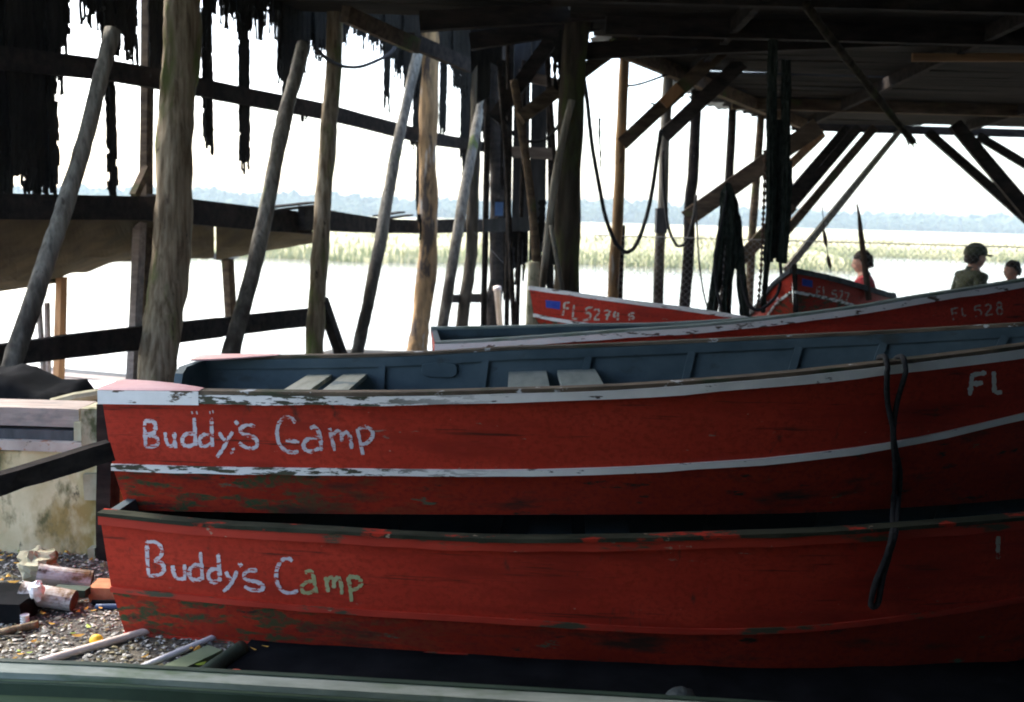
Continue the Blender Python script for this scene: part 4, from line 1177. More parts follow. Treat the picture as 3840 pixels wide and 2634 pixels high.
N2 = [[[(632,866),(626,915),(618,962)], [(632,868),(672,864)], [(627,912),(664,906)]], [[(704,880),(697,935),(690,985)], [(690,985),(738,988)]],
      [[(842,900),(796,906)], [(796,906),(790,940),(818,944),(826,970),(808,992),(764,1000)]],
      [[(852,925),(875,912),(890,930),(872,965),(852,992)], [(852,992),(894,992)]],
      [[(926,926),(978,920)], [(978,920),(955,960),(946,996)], [(935,958),(972,955)]], [[(1012,930),(1000,968),(1034,966)], [(1032,940),(1028,998)]],
      [[(1156,942),(1118,946)], [(1118,946),(1116,964),(1140,966),(1146,982),(1110,992)]]]
paint_strokes(boatD, hullD['up'], N2, hx, hy, M['letter_old'], width_px=2.0)
def decal(boat, hull, quad, mat, name, lift=0.0016):
    bvh = BVHTree.FromPolygons(hull[0], hull[1]); b = MB(); n = 4; rows = []
    for i in range(n + 1):
        r = []
        for j in range(n + 1):
            u, v = i / n, j / n
            x = (quad[0][0] * (1-u) + quad[1][0] * u) * (1-v) + (quad[3][0] * (1-u) + quad[2][0] * u) * v
            y_ = (quad[0][1] * (1-u) + quad[1][1] * u) * (1-v) + (quad[3][1] * (1-u) + quad[2][1] * u) * v
            d = ray(x, y_).normalized(); loc, nor, idx, dist = bvh.ray_cast(CAM, d)
            if loc is None: return
            if nor.dot(d) > 0: nor = -nor
            r.append(loc + nor * lift)
        rows.append(r)
    b.grid(rows); b.build(name, mat, boat)
decal(boatD, hullD['up'], [(545.5, 300), (560.5, 301.5), (560, 309.5), (546, 307.5)], M['sticker'], 'blue_sticker')

# -- boat leaning with its bow up, towards the people
bowE = at(794, 266, 8.3); hE = Vector((0.42, 0.907, 0)).normalized(); pE = Vector((hE.y, -hE.x, 0))
wE = curve([(0, 0.0), (.2, .17), (.5, .34), (1.0, .53), (1.6, .62), (2.2, .64), (2.9, .58)])
zr = curve([(0, 1.235), (.5, 1.14), (1.0, 1.05), (2.0, .94), (2.9, .90)])
zl = curve([(0, 1.235), (.2, 1.12), (.5, .93), (1.0, .76), (2.0, .66), (2.9, .62)])
SE = {k: [] for k in ('ng', 'nm', 'nb', 'fg', 'fm', 'fb')}
for i in range(25):
    sp = 2.9 * (1 - i / 24); w = max(0.01, wE(sp))
    for key, dz, f, br_ in (('g', 0, 1, 0), ('m', 0.19, 0.92, 0.05), ('b', 0.40, 0.80, 0.18)):
        c = Vector((bowE.x, bowE.y, 0)) + hE * (sp * (2.9 - br_) / 2.9 + br_)
        a = c + pE * (w * f); d = c - pE * (w * f)
        a.z = zr(sp) - dz; d.z = zl(sp) - dz * 0.9 - (0.0 if key == 'g' else 0.02)
        SE['n' + key].append(a); SE['f' + key].append(d)
boatE, hullE = build_boat('red_rowboat', 'tilted red rowboat with raised bow facing the camera, in front of the people', SE, dict(MA, cap=M['timber_grey'], rail=M['timber_grey']),
    thwarts=[(0.3, 0.4, 0.12, 1, M['seat_dim'])], ribs=(0.3, 0.5, 0.7))
b = MB(); b.beam(SE['ng'][-1] + Vector((-0.012, -0.02, 0.035)), SE['nb'][-1] + Vector((0.0, -0.02, 0.0)), 0.035, 0.035); b.build('stem', M['timber_dark'], boatE)
N3 = [[[(682,798),(678,870)], [(682,800),(706,797)], [(680,832),(700,829)]], [[(726,795),(729,866)], [(729,866),(752,868)]],
      [[(818,822),(792,826)], [(792,826),(790,848),(812,850),(818,872),(792,882)]], [[(836,830),(856,828),(858,850),(838,888)], [(838,888),(862,890)]],
      [[(876,838),(906,842)], [(906,842),(886,896)]]]
paint_strokes(boatE, hullE['up'], N3, gx, gy, M['letter_old'], width_px=1.4)
decal(boatE, hullE['up'], [(802, 278.5), (812.5, 280.5), (812.5, 287.5), (802, 285.5)], M['sticker'], 'blue_sticker')
# small white lettering on the lit bow side
fE = MB(); fE.grid([[SE['fg'][i].lerp(SE['fm'][i], t) for t in (0, .25, .5, .75, 1)] for i in range(25)])
N4 = [[[(500,800),(512,790)], [(506,812),(514,822)]], [[(398,868),(408,880),(396,892)]], [[(372,880),(384,872),(388,892)]], [[(350,905),(362,888),(368,906)]], [[(332,900),(340,920)]]]
paint_strokes(boatE, (fE.v, fE.f), N4, gx, gy, M['letter'], width_px=1.4)

# -- green boat across the bottom of the picture
SF = {k: [] for k in ('ng', 'nm', 'nb', 'fg', 'fm', 'fb')}
cF = curve([(-100, 668), (10, 672), (107, 676), (213, 682), (416, 694), (622, 706), (800, 717)])
wF = curve([(0, .56), (1.2, .60), (2.4, .60), (3.4, .44), (4.2, .18), (4.5, .03)])
for i in range(31):
    s = 4.5 * i / 30; w = max(.01, wF(s)); cx_ = -2.1 + s; cy_ = 2.0 - 0.02 * s
    for key, dz, f in (('g', 0, 1), ('m', 0.17, 0.95), ('b', 0.33, 0.86)):
        pf = Vector((cx_, cy_ + w * f, 0)); pn = Vector((cx_, cy_ - w * f, 0))
        pg = Vector((cx_, cy_ + w, 0)); z = solve_z(pg.x, pg.y, cF) if s < 3.3 else SF['fg'][21].z
        pf.z = z - dz; pn.z = z - dz
        SF['f' + key].append(pf); SF['n' + key].append(pn)
boatF, hullF = build_boat('green_rowboat', 'green flat-bottomed boat across the very front, its pale worn gunwale nearest the camera', SF,
    dict(red=M['green_hull'], low=M['green_hull'], cap=M['green_cap'], rail=M['green_dark'], strip=M['green_dark'], inner=M['green_hull']),
    ribs=(), cap_th=0.016, rub=(0, 0.024, 0.03))
b = MB(); sweep(b, SF['fg'], SF['ng'], 0.0205, 0.040, -0.025, 0.020); b.build('edge_strip', M['green_dark'], boatF)
b = MB(); sweep(b, SF['fg'], SF['ng'], -0.052, -0.041, -0.040, -0.006, i1=28); b.build('inner_rail', M['green_dark'], boatF)

# ------------------------------------------------------------------ low concrete wall and what lies on it
def one(name, b, mat, label, cat, group=None, smooth=False, kind=None):
    return tag(b.build(name, mat, None, smooth), label, cat, group, kind)

WY = 4.42
cw = empty('concrete_wall', (at(60, 500, WY).x, WY + 0.2, 0)); tag(cw, 'low stained cream concrete wall at the left, behind the boats\' sterns', 'wall')
def rough_box(lo, hi, n=7, amp=0.008, seed=0):
    b = MB()
    nx = max(2, int((hi[0]-lo[0]) / 0.06)); nz = max(2, int((hi[2]-lo[2]) / 0.06)); ny = max(1, int((hi[1]-lo[1]) / 0.12))
    def P(x, y_, z):
        p = Vector((x, y_, z)); q = p * 6 + Vector((seed, seed, 0))
        e = 1.0
        return p + Vector((noise.noise(q), noise.noise(q + Vector((5, 0, 0))), noise.noise(q + Vector((0, 5, 0))))) * amp
    X = [lo[0] + (hi[0]-lo[0]) * i / nx for i in range(nx+1)]; Y = [lo[1] + (hi[1]-lo[1]) * i / ny for i in range(ny+1)]; Z = [lo[2] + (hi[2]-lo[2]) * i / nz for i in range(nz+1)]
    b.grid([[P(x, lo[1], z) for x in X] for z in Z]); b.grid([[P(x, hi[1], z) for x in X] for z in Z])
    b.grid([[P(lo[0], y_, z) for y_ in Y] for z in Z]); b.grid([[P(hi[0], y_, z) for y_ in Y] for z in Z])
    b.grid([[P(x, y_, lo[2]) for x in X] for y_ in Y]); b.grid([[P(x, y_, hi[2]) for x in X] for y_ in Y])
    return b
x0w = at(-60, 500, WY).x; x1w = at(101, 520, WY).x
zt = at(50, 451, WY).z
rough_box((x0w, WY, -0.02), (x1w, WY + 0.42, zt), seed=1).build('wall_body', M['conc'], cw)
rough_box((x0w - .02, WY - 0.02, zt + 0.002), (at(84, 446, WY).x, WY + 0.44, zt + 0.045), seed=2, amp=0.006).build('coping_slab', M['conc_cap'], cw)
xa, xb = at(85, 430, WY).x, at(104, 430, WY).x
rough_box((xa, WY - 0.035, at(90, 498, WY).z), (xb, WY - 0.003, at(90, 472, WY).z), seed=3).build('facing_block', M['conc_post'], cw)
rough_box((xa, WY - 0.04, zt + 0.004), (xb, WY + 0.16, at(90, 408, WY).z), seed=4).build('corner_block', M['conc_post'], cw)
rough_box((at(93, 560, WY).x, WY - 0.05, -0.02), (at(100, 560, WY).x, WY - 0.004, at(95, 545, WY).z), seed=5).build('corner_stone', M['conc_post'], cw)

def plank_at(name, px0, px1, py0, py1, Y, dep, mat, label, cat='timber', th=None):
    p0, p1 = at(px0, py0, Y), at(px1, py1, Y)
    b = rough_box((min(p0.x, p1.x), Y, p1.z), (max(p0.x, p1.x), Y + dep, p0.z), amp=0.003, seed=px1)
    return one(name, b, mat, label, cat)
plank_at('grey_timber', -40, 73, 428, 441, WY + 0.02, 0.16, M['timber_grey'], 'grey timber lying on the concrete coping under the pinkish plank')
plank_at('pinkish_plank', -40, 79, 406, 427.5, WY + 0.03, 0.20, M['timber_lav'], 'pinkish weathered plank on top of the timber on the concrete wall')
plank_at('post_stub', 73.5, 84, 422, 441, WY + 0.0, 0.10, M['conc_post'], 'short brown post stub standing beside the corner block of the concrete wall', 'post')

b = MB(); b.beam(at(-170, 534, 3.0), at(110, 450, 3.54), 0.06, 0.068, n=14, jit=0.0035)
one('black_timber', b, M['timber_dark'], 'black squared timber slanting across the concrete wall to the red stern', 'timber')
b = MB(); b.beam(at(108.5, 402, 4.40), at(107.5, 588, 4.40) - Vector((0, 0, 0.03)), 0.062, 0.11, side=(1, 0, 0), n=8, jit=0.003)  # dark strip added as the shadow in the gap beside the wall
one('gap_shade_strip', b, M['timber_dark'], 'dark upright strip added as shade between the concrete wall and the sterns', 'timber')

# dark tarpaulin heap beyond the wall, and pale sheets on the dock behind
def heap(name, pts, h, mat, label, cat, seed=0):
    b = MB(); rows = []
    nx, ny = 34, 14
    (xa_, xb_), (ya, yb) = pts
    for i in range(nx + 1):
        r = []
        for j in range(ny + 1):
            u, v = i / nx, j / ny
            x = xa_ + (xb_ - xa_) * u; y_ = ya + (yb - ya) * v
            e = min(1, 6 * min(u, 1 - u)) ** .5 * min(1, 4 * min(v, 1 - v)) ** .5
            z = h(u, v) * e + 0.05 * noise.noise(Vector((x * 4, y_ * 4, seed))) * e + 0.03 * abs(noise.noise(Vector((x * 11, y_ * 9, seed)))) * e
            r.append(Vector((x, y_, z)))
        rows.append(r)
    b.grid(rows, thick=(0, 0, -0.01))
    return one(name, b, mat, label, cat, smooth=True)
HX0, HX1 = at(-70, 390, 5.4).x, at(103, 390, 5.4).x
heap('tarpaulin_heap', ((HX0, HX1), (5.05, 5.8)), lambda u, v: 0.60 + (0.07 if u < 0.52 else 0.07 * max(0, 1 - (u - .52) / .16)), M['black'], 'black tarpaulin heap behind the concrete wall and pinkish plank', 'tarpaulin', 4)
b = MB(); b.tube([at(52, 404, 5.02), at(75, 398, 5.04), at(112, 392, 5.1)], 0.030, 8)
one('short_log', b, M['conc_post'], 'short mossy log lying against the black tarpaulin heap', 'log')
for k, (x0_, y0_, x1_, y1_, z) in enumerate(((42, 371, 70, 368, 0.02), (58, 377, 96, 372, 0.03))):
    p0, p1 = aw(x0_, y0_, 1.0), aw(x1_, y1_, 1.3)
    b = MB(); c = p0.lerp(p1, .5); c.z = 0.0 + 0.02 * k
    d = (p1 - p0); d.z = 0
    b.beam(c - d * .5, c + d * .5, 0.34, 0.012, side=WN, n=3, jit=0.006)
    one('pale_board', b, M['whiteplast'], ('pale board lying on the side dock, left of two' if k == 0 else 'pale board lying on the side dock, right of two'), 'board')

# ------------------------------------------------------------------ rubble, gravel and pipes at the left
def gz(px, py): return atz(px, py, 0.0)
def pipe_px(a, b_, ra, name, mat, label, cat='pipe', hollow=False, za=None, zb=None, jit=0.05, n=18):
    p0 = atz(a[0], a[1], ra if za is None else za); p1 = atz(b_[0], b_[1], ra if zb is None else zb)
    m = MB()
    if hollow:
        d = (p1 - p0).normalized(); s = d.cross(Vector((0, 0, 1))).normalized(); u = s.cross(d)
        vs = []; fs = []
        for q, (p, r) in enumerate(((p0, ra), (p1, ra), (p1, ra * .82), (p0, ra * .82))):
            for k in range(n):
                t = 2 * math.pi * k / n; vs.append(p + (s * math.cos(t) + u * math.sin(t)) * r * (1 + jit * noise.noise(Vector((k * .7, q, ra)))))
        for q in range(4):
            for k in range(n): fs.append((q*n+k, q*n+(k+1)%n, ((q+1)%4)*n+(k+1)%n, ((q+1)%4)*n+k))
        m.add(vs, fs)
    else:
        m.tube([p0.lerp(p1, i / 8) for i in range(9)], ra, n, jit=jit)
    return one(name, m, mat, label, cat, smooth=not hollow)
def old_pipe(a, b_, za, zb, r, label):
    p0, p1 = atz(a[0], a[1], za), atz(b_[0], b_[1], zb); d = (p1 - p0).normalized()
    m = MB(); path = [p0.lerp(p1, i / 10) for i in range(11)]
    m.tube(path, [r * (1.06 if i in (0, 1) else 1.0) for i in range(11)], 20, jit=0.10, freq=9, cap=False)
    m.tube([p0 + d * 0.001, p0 + d * 0.05], [r * 0.86, r * 0.84], 20, mi=1); m.tube([p1 - d * 0.012, p1 + d * 0.002], [r * 0.98, r * 0.90], 20, mi=1)
    return one('rusty_pipe', m, [M['rust'], M['rustdark']], label, 'pipe', smooth=False)
old_pipe((22, 592), (74, 601), 0.075, 0.042, 0.042, 'rust-streaked grey pipe lying in front on the gravel, propped on the lump')
old_pipe((38, 574), (92, 580), 0.085, 0.045, 0.040, 'rust-streaked grey pipe lying behind the other, against the wall foot')
b = MB(); p = atz(27, 590, 0.0); b.ball(p + Vector((0, 0.10, 0.075)), 0.075, jit=0.5, seed=3, sc=(1.1, .9, .9), nu=16, nv=12, fr=2.2); one('concrete_lump', b, M['conc_post'], 'broken mossy concrete lump between the two rusty pipes', 'rubble')
b = MB(); p = atz(37, 590, 0.11); b.ball(p, 0.036, jit=0.4, seed=5, sc=(.8, .8, 1.1), nu=12, nv=9); one('white_lump', b, M['whiteplast'], 'small white lump resting on the front rusty pipe', 'rubble')
p0 = gz(89, 602); br_h = 0.062
b = MB(); b.box((p0.x, p0.y, 0.0), (p0.x + 0.20, p0.y + 0.10, br_h), jit=0.004); one('brick', b, M['brick'], 'single orange brick on the gravel by the bottom boat\'s stern', 'brick')
b = MB(); b.beam(atz(55, 590, .05), atz(88, 592, .05), 0.05, 0.03); one('green_batten', b, M['green_dark'], 'dark green batten lying beside the orange brick', 'batten')
pipe_px((96, 607), (150, 606), 0.012, 'blue_pipe', M['bluepipe'], 'thin blue pipe poking out under the bottom boat')
pipe_px((92, 602.5), (150, 602), 0.011, 'black_hose', M['black'], 'short black hose lying in front of the orange brick', 'hose')
p0 = gz(21, 626)
b = MB(); b.box((p0.x - 0.5, p0.y, 0.0), (p0.x, p0.y + 0.22, 0.085), jit=0.004); one('black_box', b, M['black'], 'low black box at the left edge on the gravel', 'box')
cup = empty('cup_stack', gz(25, 626)); tag(cup, 'little stack of white cups beside the low black box', 'cups')
for k in range(4):
    c = gz(25, 626); bb = MB(); bb.tube([c + Vector((0, 0, 0.001 + k * .011)), c + Vector((0, 0, 0.012 + k * .011))], [0.013, 0.017], 12); bb.build('cup', M['whiteplast'], cup)
pipe_px((-30, 640), (38, 624), 0.016, 'branch', M['pole'], 'weathered branch lying on the gravel below the black box', 'branch', jit=0.3)
pipe_px((-30, 636), (24, 637), 0.007, 'twig', M['pole_grey'], 'thin pale twig on the gravel at the left edge', 'twig', jit=0.3)
pipe_px((40, 662), (160, 627.5), 0.015, 'pinkish_pipe', M['pvc'], 'pinkish pipe on the gravel running under the bottom boat, left of two')
pipe_px((128, 673), (222, 634), 0.012, 'white_pipe', M['pvcw'], 'white pipe on the gravel running under the bottom boat, right of two')
b = MB(); b.beam(atz(160, 676, .012), atz(215, 650, .012), 0.075, 0.02); one('green_board', b, M['green_hull'], 'flat mossy green board on the ground right of the white pipe', 'board')
pipe_px((196, 680), (242, 648), 0.028, 'dark_pipe', M['green_dark'], 'dark green pipe on the ground right of the mossy board')
b = MB(); p = gz(96.5, 645.5) + Vector((0, 0, 0.021)); b.ball(p, 0.0225, nu=18, nv=14, sc=(1.08, 1, .95), jit=0.06); one('yellow_fruit', b, M['yellow'], 'small round yellow fruit on the gravel', 'fruit', smooth=True)
b = MB(); p = atz(235, 682, 0.035); b.ball(p, 0.042, nu=18, nv=14); one('red_float', b, M['redplast'], 'red float ball peeping over the green boat\'s gunwale', 'float', smooth=True)
b = MB(); p = atz(681, 703, 0.05); b.ball(p, 0.056, nu=18, nv=14, sc=(1, 1, .9), jit=.1); one('grey_float', b, M['greyplast'], 'dull grey round float in the dark under the bottom boat', 'float', smooth=True)

# black sheet added to darken the shaded gravel under the boats
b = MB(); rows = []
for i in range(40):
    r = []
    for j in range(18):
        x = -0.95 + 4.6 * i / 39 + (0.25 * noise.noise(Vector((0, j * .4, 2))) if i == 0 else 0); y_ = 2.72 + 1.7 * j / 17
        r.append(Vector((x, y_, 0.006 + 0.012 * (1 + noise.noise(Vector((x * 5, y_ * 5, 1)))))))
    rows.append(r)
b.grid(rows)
one('ground_shade_sheet', b, M['black'], 'added black sheet darkening the shaded ground under the front boats', 'tarpaulin')

# gravel, shells and leaves
rnd = random.Random(5)
b = MB()
okt = [(1,0,0),(0,1,0),(-1,0,0),(0,-1,0),(0,0,.7),(0,0,-.3)]
okf = [(0,1,4),(1,2,4),(2,3,4),(3,0,4),(1,0,5),(2,1,5),(3,2,5),(0,3,5)]
for k in range(20000):
    x = rnd.uniform(-2.6, -0.45); y_ = rnd.uniform(2.7, 5.2)
    px, py = proj(Vector((x, y_, 0)))
    if px < -20 or px > 330 or py > 720: continue
    s = rnd.uniform(0.003, 0.011) * (1.5 if rnd.random() < .08 else 1)
    a = rnd.uniform(0, 6.28); ca, sa = math.cos(a), math.sin(a); ex, ey, ez = rnd.uniform(.7, 1.6), rnd.uniform(.6, 1.1), rnd.uniform(.3, .8)
    tl = rnd.uniform(-.35, .35)
    vs = []
    for vx, vy, vz in okt:
        q = Vector((vx * ex, vy * ey, vz * ez)) * s * rnd.uniform(.8, 1.2)
        vs.append((x + q.x * ca - q.y * sa, y_ + q.x * sa + q.y * ca, 0.003 + s * .25 + q.z + tl * q.x))
    b.add(vs, okf, rnd.choices((0, 1, 2), (.26, .48, .26))[0])
one('gravel', b, [M['shell_w'], M['shell_g'], M['shell_o']], 'loose shell gravel on the ground at the lower left', 'gravel', kind='stuff')
b = MB()
for k in range(260):
    x = rnd.uniform(-2.5, -0.7); y_ = rnd.uniform(3.3, 5.0); s = rnd.uniform(.010, .026); a = rnd.uniform(0, 6.28)
    ca, sa = math.cos(a), math.sin(a); z = .014
    pts = [(-1, 0, .2), (-.3, .42, 0), (.5, .35, .1), (1, 0, .35), (.5, -.35, .15), (-.3, -.42, .05)]
    b.add([(x + (u * ca - v * sa) * s, y_ + (u * sa + v * ca) * s, z + w * s) for u, v, w in pts], [(0, 1, 2, 3), (0, 3, 4, 5)], 0 if rnd.random() < .75 else 1)
one('fallen_leaves', b, [M['leaf_y'], M['leaf_g']], 'scattered yellow and green leaves on the gravel', 'leaves', kind='stuff')

# ------------------------------------------------------------------ ropes, hoses, nets, chains
def rope(name, pts, r, label, cat='rope', mat=None, n=6, smooth=7):
    b = MB(); b.tube(smooth_path(pts, smooth), r, 7, jit=0.12, freq=30)
    return one(name, b, mat or M['rope'], label, cat, smooth=True)
e = 3.50
rp = empty('mooring_rope', at(885, 520, 3.4)); tag(rp, 'black mooring rope looped over the top front boat\'s rail, hanging down its side', 'rope')
def rope_part(pts, r):
    b = MB(); b.tube(smooth_path(pts, 7), r, 8, jit=0.12, freq=30); b.build('strand', M['rope'], rp, smooth=True)
def ya(px, py):   # just in front of the planking
    bvh = BVH_FRONT; d = ray(px, py).normalized(); loc, nor, idx, dist = bvh.ray_cast(CAM, d)
    return (loc - d * 0.02) if loc is not None else at(px, py, 3.5)
vv = hullA['up'][0] + hullB['up'][0]; o_ = len(hullA['up'][0])
low = MB(); n_ = len(SA['nm'])
low.grid([[SA['nm'][i], SA['nb'][i]] for i in range(n_)])
ff = hullA['up'][1] + [tuple(i + o_ for i in f) for f in hullB['up'][1]] + [tuple(i + len(vv) for i in f) for f in low.f]
BVH_FRONT = BVHTree.FromPolygons(vv + low.v, ff)
over = lambda px, py, dy: (lambda p: Vector((p.x, p.y + dy, p.z)))(at(px, py, 3.8))
def over_rail(px):
    i = min(range(len(SA['ng'])), key=lambda k: abs(proj(SA['ng'][k])[0] - px)); g = SA['ng'][i].copy()
    g.x += (px - proj(g)[0]) * 3.6 / FPX
    return [g + Vector((0, 0.09, -0.10)), g + Vector((0, 0.05, 0.005)), g + Vector((0, 0.02, 0.026)), g + Vector((0, -0.02, 0.026)), g + Vector((0, -0.046, -0.005)), g + Vector((0, -0.046, -0.035))]
st1 = over_rail(883) + [ya(x, y_) - Vector((0, .014, 0)) for x, y_ in ((886, 400), (891, 425), (892, 443), (894, 470), (892, 500), (891, 530), (886, 552), (874, 582), (869.5, 602), (873, 606))]
st2 = over_rail(901) + [ya(x, y_) - Vector((0, .014, 0)) for x, y_ in ((896, 400), (892.5, 425), (893, 443), (898.5, 472), (897, 500), (894, 530), (888, 552), (881, 578), (877, 600), (873, 606))]
rope_part(st1, 0.0105); rope_part(st2, 0.0105)

yr = 10.4
rope('hanging_hose', [at(x, y_, yr) for x, y_ in ((583, 72), (587, 100), (592, 145), (599, 185), (605, 215), (614, 240), (622, 250), (628, 252), (636, 245), (645, 222), (652, 192), (658, 150), (661, 130))], 0.022, 'black hose hanging in a deep loop left of the second right-hand post', 'hose')
rope('hanging_rope', [at(x, y_, 11.6) for x, y_ in ((663, 150), (663.5, 187), (668, 225), (675, 243), (680, 246), (687, 240), (694, 215), (696, 195))], 0.018, 'black rope hanging in a loop between the second and third right-hand posts')
rope('thin_line', [at(x, y_, 11.2) for x, y_ in ((696, 195), (697, 225), (699, 260), (703, 290), (707, 306))], 0.010, 'thin dark line hanging beside the third right-hand post', 'line')
rope('arched_hose', [aw(x, y_, -0.15) for x, y_ in ((314, 46), (326, 58), (340, 65.5), (358, 67), (374, 62), (389, 54), (396, 46))], 0.020, 'dark hose drooping between the two wall posts high at the left', 'hose')
rope('slack_line', [at(x, y_, 10.3) for x, y_ in ((505, 120), (515, 136), (526, 141), (540, 141), (551, 135), (562, 120))], 0.016, 'dark slack line strung across the grey boards', 'line')
rope('hook_line', [at(x, y_, 12.0) for x, y_ in ((650, 103), (660, 105), (672, 100), (684, 96))], 0.012, 'dark bent wire under the roof edge by the second right-hand post', 'wire')
rope('roof_line', [at(x, y_, 11.6) for x, y_ in ((628, 86), (640, 84), (655, 79), (668, 74))], 0.014, 'dark rod slanting between the first and second right-hand posts', 'rod')

def folds(b, path, rads, seed, lobes=5):
    path = smooth_path(path, 5); m = len(path); n = 18; vs = []; fs = []
    for i, p in enumerate(path):
        t = i / (m - 1); r = rads(t)
        for k in range(n):
            a = 2 * math.pi * k / n
            f = 1 + 0.28 * math.sin(lobes * a + seed + t * 2) + 0.35 * noise.noise(Vector((math.cos(a) * 1.5 + seed, math.sin(a) * 1.5, t * 14)))
            vs.append(p + Vector((math.cos(a) * r * f, math.sin(a) * r * f, 0.02 * noise.noise(Vector((k, i * .5, seed))))))
        if i:
            o = n * (i - 1)
            for k in range(n): fs.append((o+k, o+(k+1)%n, o+n+(k+1)%n, o+n+k))
    fs += [tuple(range(n)), tuple(n * (m - 1) + k for k in range(n))]
    b.add(vs, fs)
net = empty('hanging_net', at(730, 320, 8.9)); tag(net, 'black fishing net draped over a hook on the big brace, hanging to the boats', 'net')
NY = 8.9; pxm = NY / FPX
for k, (path, r0, r1) in enumerate((
    ([(728, 184), (724, 215), (719, 255), (713, 300), (711, 318)], 3.5, 5.0),
    ([(729, 184), (730, 215), (730, 250), (727, 290), (726, 318)], 4.0, 4.5),
    ([(729, 184), (735, 210), (739, 245), (742, 285), (746, 318)], 4.0, 4.2),
    ([(728, 183), (728, 200), (729, 222), (730, 238)], 5.5, 8.0),
    ([(730, 184), (736, 220), (737, 255), (736, 268)], 3.0, 3.0))):
    b = MB(); folds(b, [at(x, y_, NY + 0.02 * (k % 3)) for x, y_ in path], lambda t, r0=r0, r1=r1: pxm * (r0 * (0.35 + 0.65 * min(1, t * 5)) + (r1 - r0) * t), k * 2.1)
    b.build('net_fold', M['net'], net)
b = MB(); b.tube(smooth_path([at(x, y_, NY - .1) for x, y_ in ((727, 190), (722, 220), (717, 245), (715, 262), (716, 285), (722, 312))], 6), .012, 6); b.build('net_cord', M['rope'], net)
net2 = empty('hanging_net', at(780, 280, 8.7)); tag(net2, 'frayed dark net hanging in a long column from the roof beside the chain', 'net')
NY = 8.7; pxm = NY / FPX
for k, (path, r0, r1) in enumerate((
    ([(773, 40), (772, 90), (771, 150), (771, 210), (768, 262)], 4.5, 4.0),
    ([(786, 60), (786, 110), (785, 160), (785, 210), (781, 262)], 3.5, 5.0),
    ([(778, 120), (778, 170), (778, 220), (777, 258)], 4.0, 6.0),
    ([(787, 160), (787, 190), (785, 225), (783, 263)], 4.5, 3.6),
    ([(769, 225), (767, 262), (764, 300), (763, 312)], 3.0, 2.2))):
    b = MB(); folds(b, [at(x, y_, NY + 0.03 * (k % 3)) for x, y_ in path], lambda t, r0=r0, r1=r1: pxm * (r0 + (r1 - r0) * t), k * 1.3 + 9, lobes=7)
    b.build('net_fold', M['net'], net2)
# frayed threads along its sides
for k in range(46):
    t = k / 45; y_ = 75 + t * 185; rr = random.Random(k); sgn = -1 if k % 2 else 1
    x = (770 if sgn < 0 else 788) - 1.5 * t
    b = MB(); b.tube([at(x - sgn * 3, y_ - 1, NY), at(x + sgn * rr.uniform(1.5, 4.0), y_ + rr.uniform(-1, 3), NY)], [.010, .004], 5); b.build('thread', M['net'], net2)
def chain(name, pts, r, label):
    P = smooth_path(pts, 4); tot = []; b = MB()
    path = []
    for i in range(len(P) - 1):
        for q in range(6): path.append(P[i].lerp(P[i + 1], q / 6))
    b.tube(path, [r * (1.0 if (i % 4) < 2 else 0.45) for i in range(len(path))], 7)
    return one(name, b, M['rustdark'], label, 'chain')
chain('hoist_chain', [at(x, y_, 8.6) for x, y_ in ((765, 150), (764, 200), (762.5, 235), (761, 270), (758, 305), (757, 312))], 0.016, 'thin hoist chain hanging just left of the frayed net column')
rope('sling', [at(x, y_, 8.5) for x, y_ in ((780, 262), (781, 275), (778, 292), (770, 303), (758, 310), (750, 306), (744, 292), (741, 275))], 0.014, 'dark rope sling looped under the hanging chain')
pole_t = MB(); pole_t.tube([at(857, 204, 8.9), at(859, 215, 8.9), at(861, 235, 8.9), at(864, 258, 8.9), at(867, 284, 8.9), at(869, 300, 8.9)], [.006, .014, .024, .026, .028, .028], 10)
one('dark_spar', pole_t, M['rustdark'], 'dark pointed spar standing upright in front of the dark-haired person', 'spar')
for k, pts in enumerate((((822.5, 213), (824, 225), (825, 231)), ((824, 232), (825.5, 240), (827, 247)), ((828, 255), (829.5, 262), (831, 270)))):
    pass
fl = empty('hanging_tackle', at(826, 240, 9.5)); tag(fl, 'thin line with two dark weights hanging left of the dark spar', 'tackle')
b = MB(); b.tube(smooth_path([at(822, 206, 9.5), at(824.5, 232, 9.5), at(827.5, 252, 9.5), at(831, 272, 9.5)], 6), .004, 5); b.build('line', M['rope'], fl)
for (x0_, y0_, x1_, y1_) in ((823.5, 229, 826.5, 247), (827.5, 255, 830.5, 269)):
    p0, p1 = at(x0_, y0_, 9.5), at(x1_, y1_, 9.5)
    b = MB(); b.tube([p0.lerp(p1, t) for t in (0, .25, .5, .8, 1)], [.006, .016, .020, .017, .006], 8); b.build('weight', M['rustdark'], fl)

# white pipe upright and small blue tin on the dark post
b = MB(); p0, p1 = aw(497, 287, -.25), aw(500.5, 328, -.25); b.tube([p0, p0.lerp(p1, .08), p0.lerp(p1, .1), p1], [.060, .060, .048, .044], 12)
one('upright_pipe', b, M['pvc'], 'pale upright pipe with a collar standing before the dark wall post', 'pipe', smooth=True)
b = MB(); p = aw(499, 209, -.22); b.box((p.x - .06, p.y - .03, p.z - .10), (p.x + .06, p.y + .03, p.z + .10)); one('blue_tin', b, M['bluepipe'], 'small blue tin fixed on the dark wall post', 'tin')

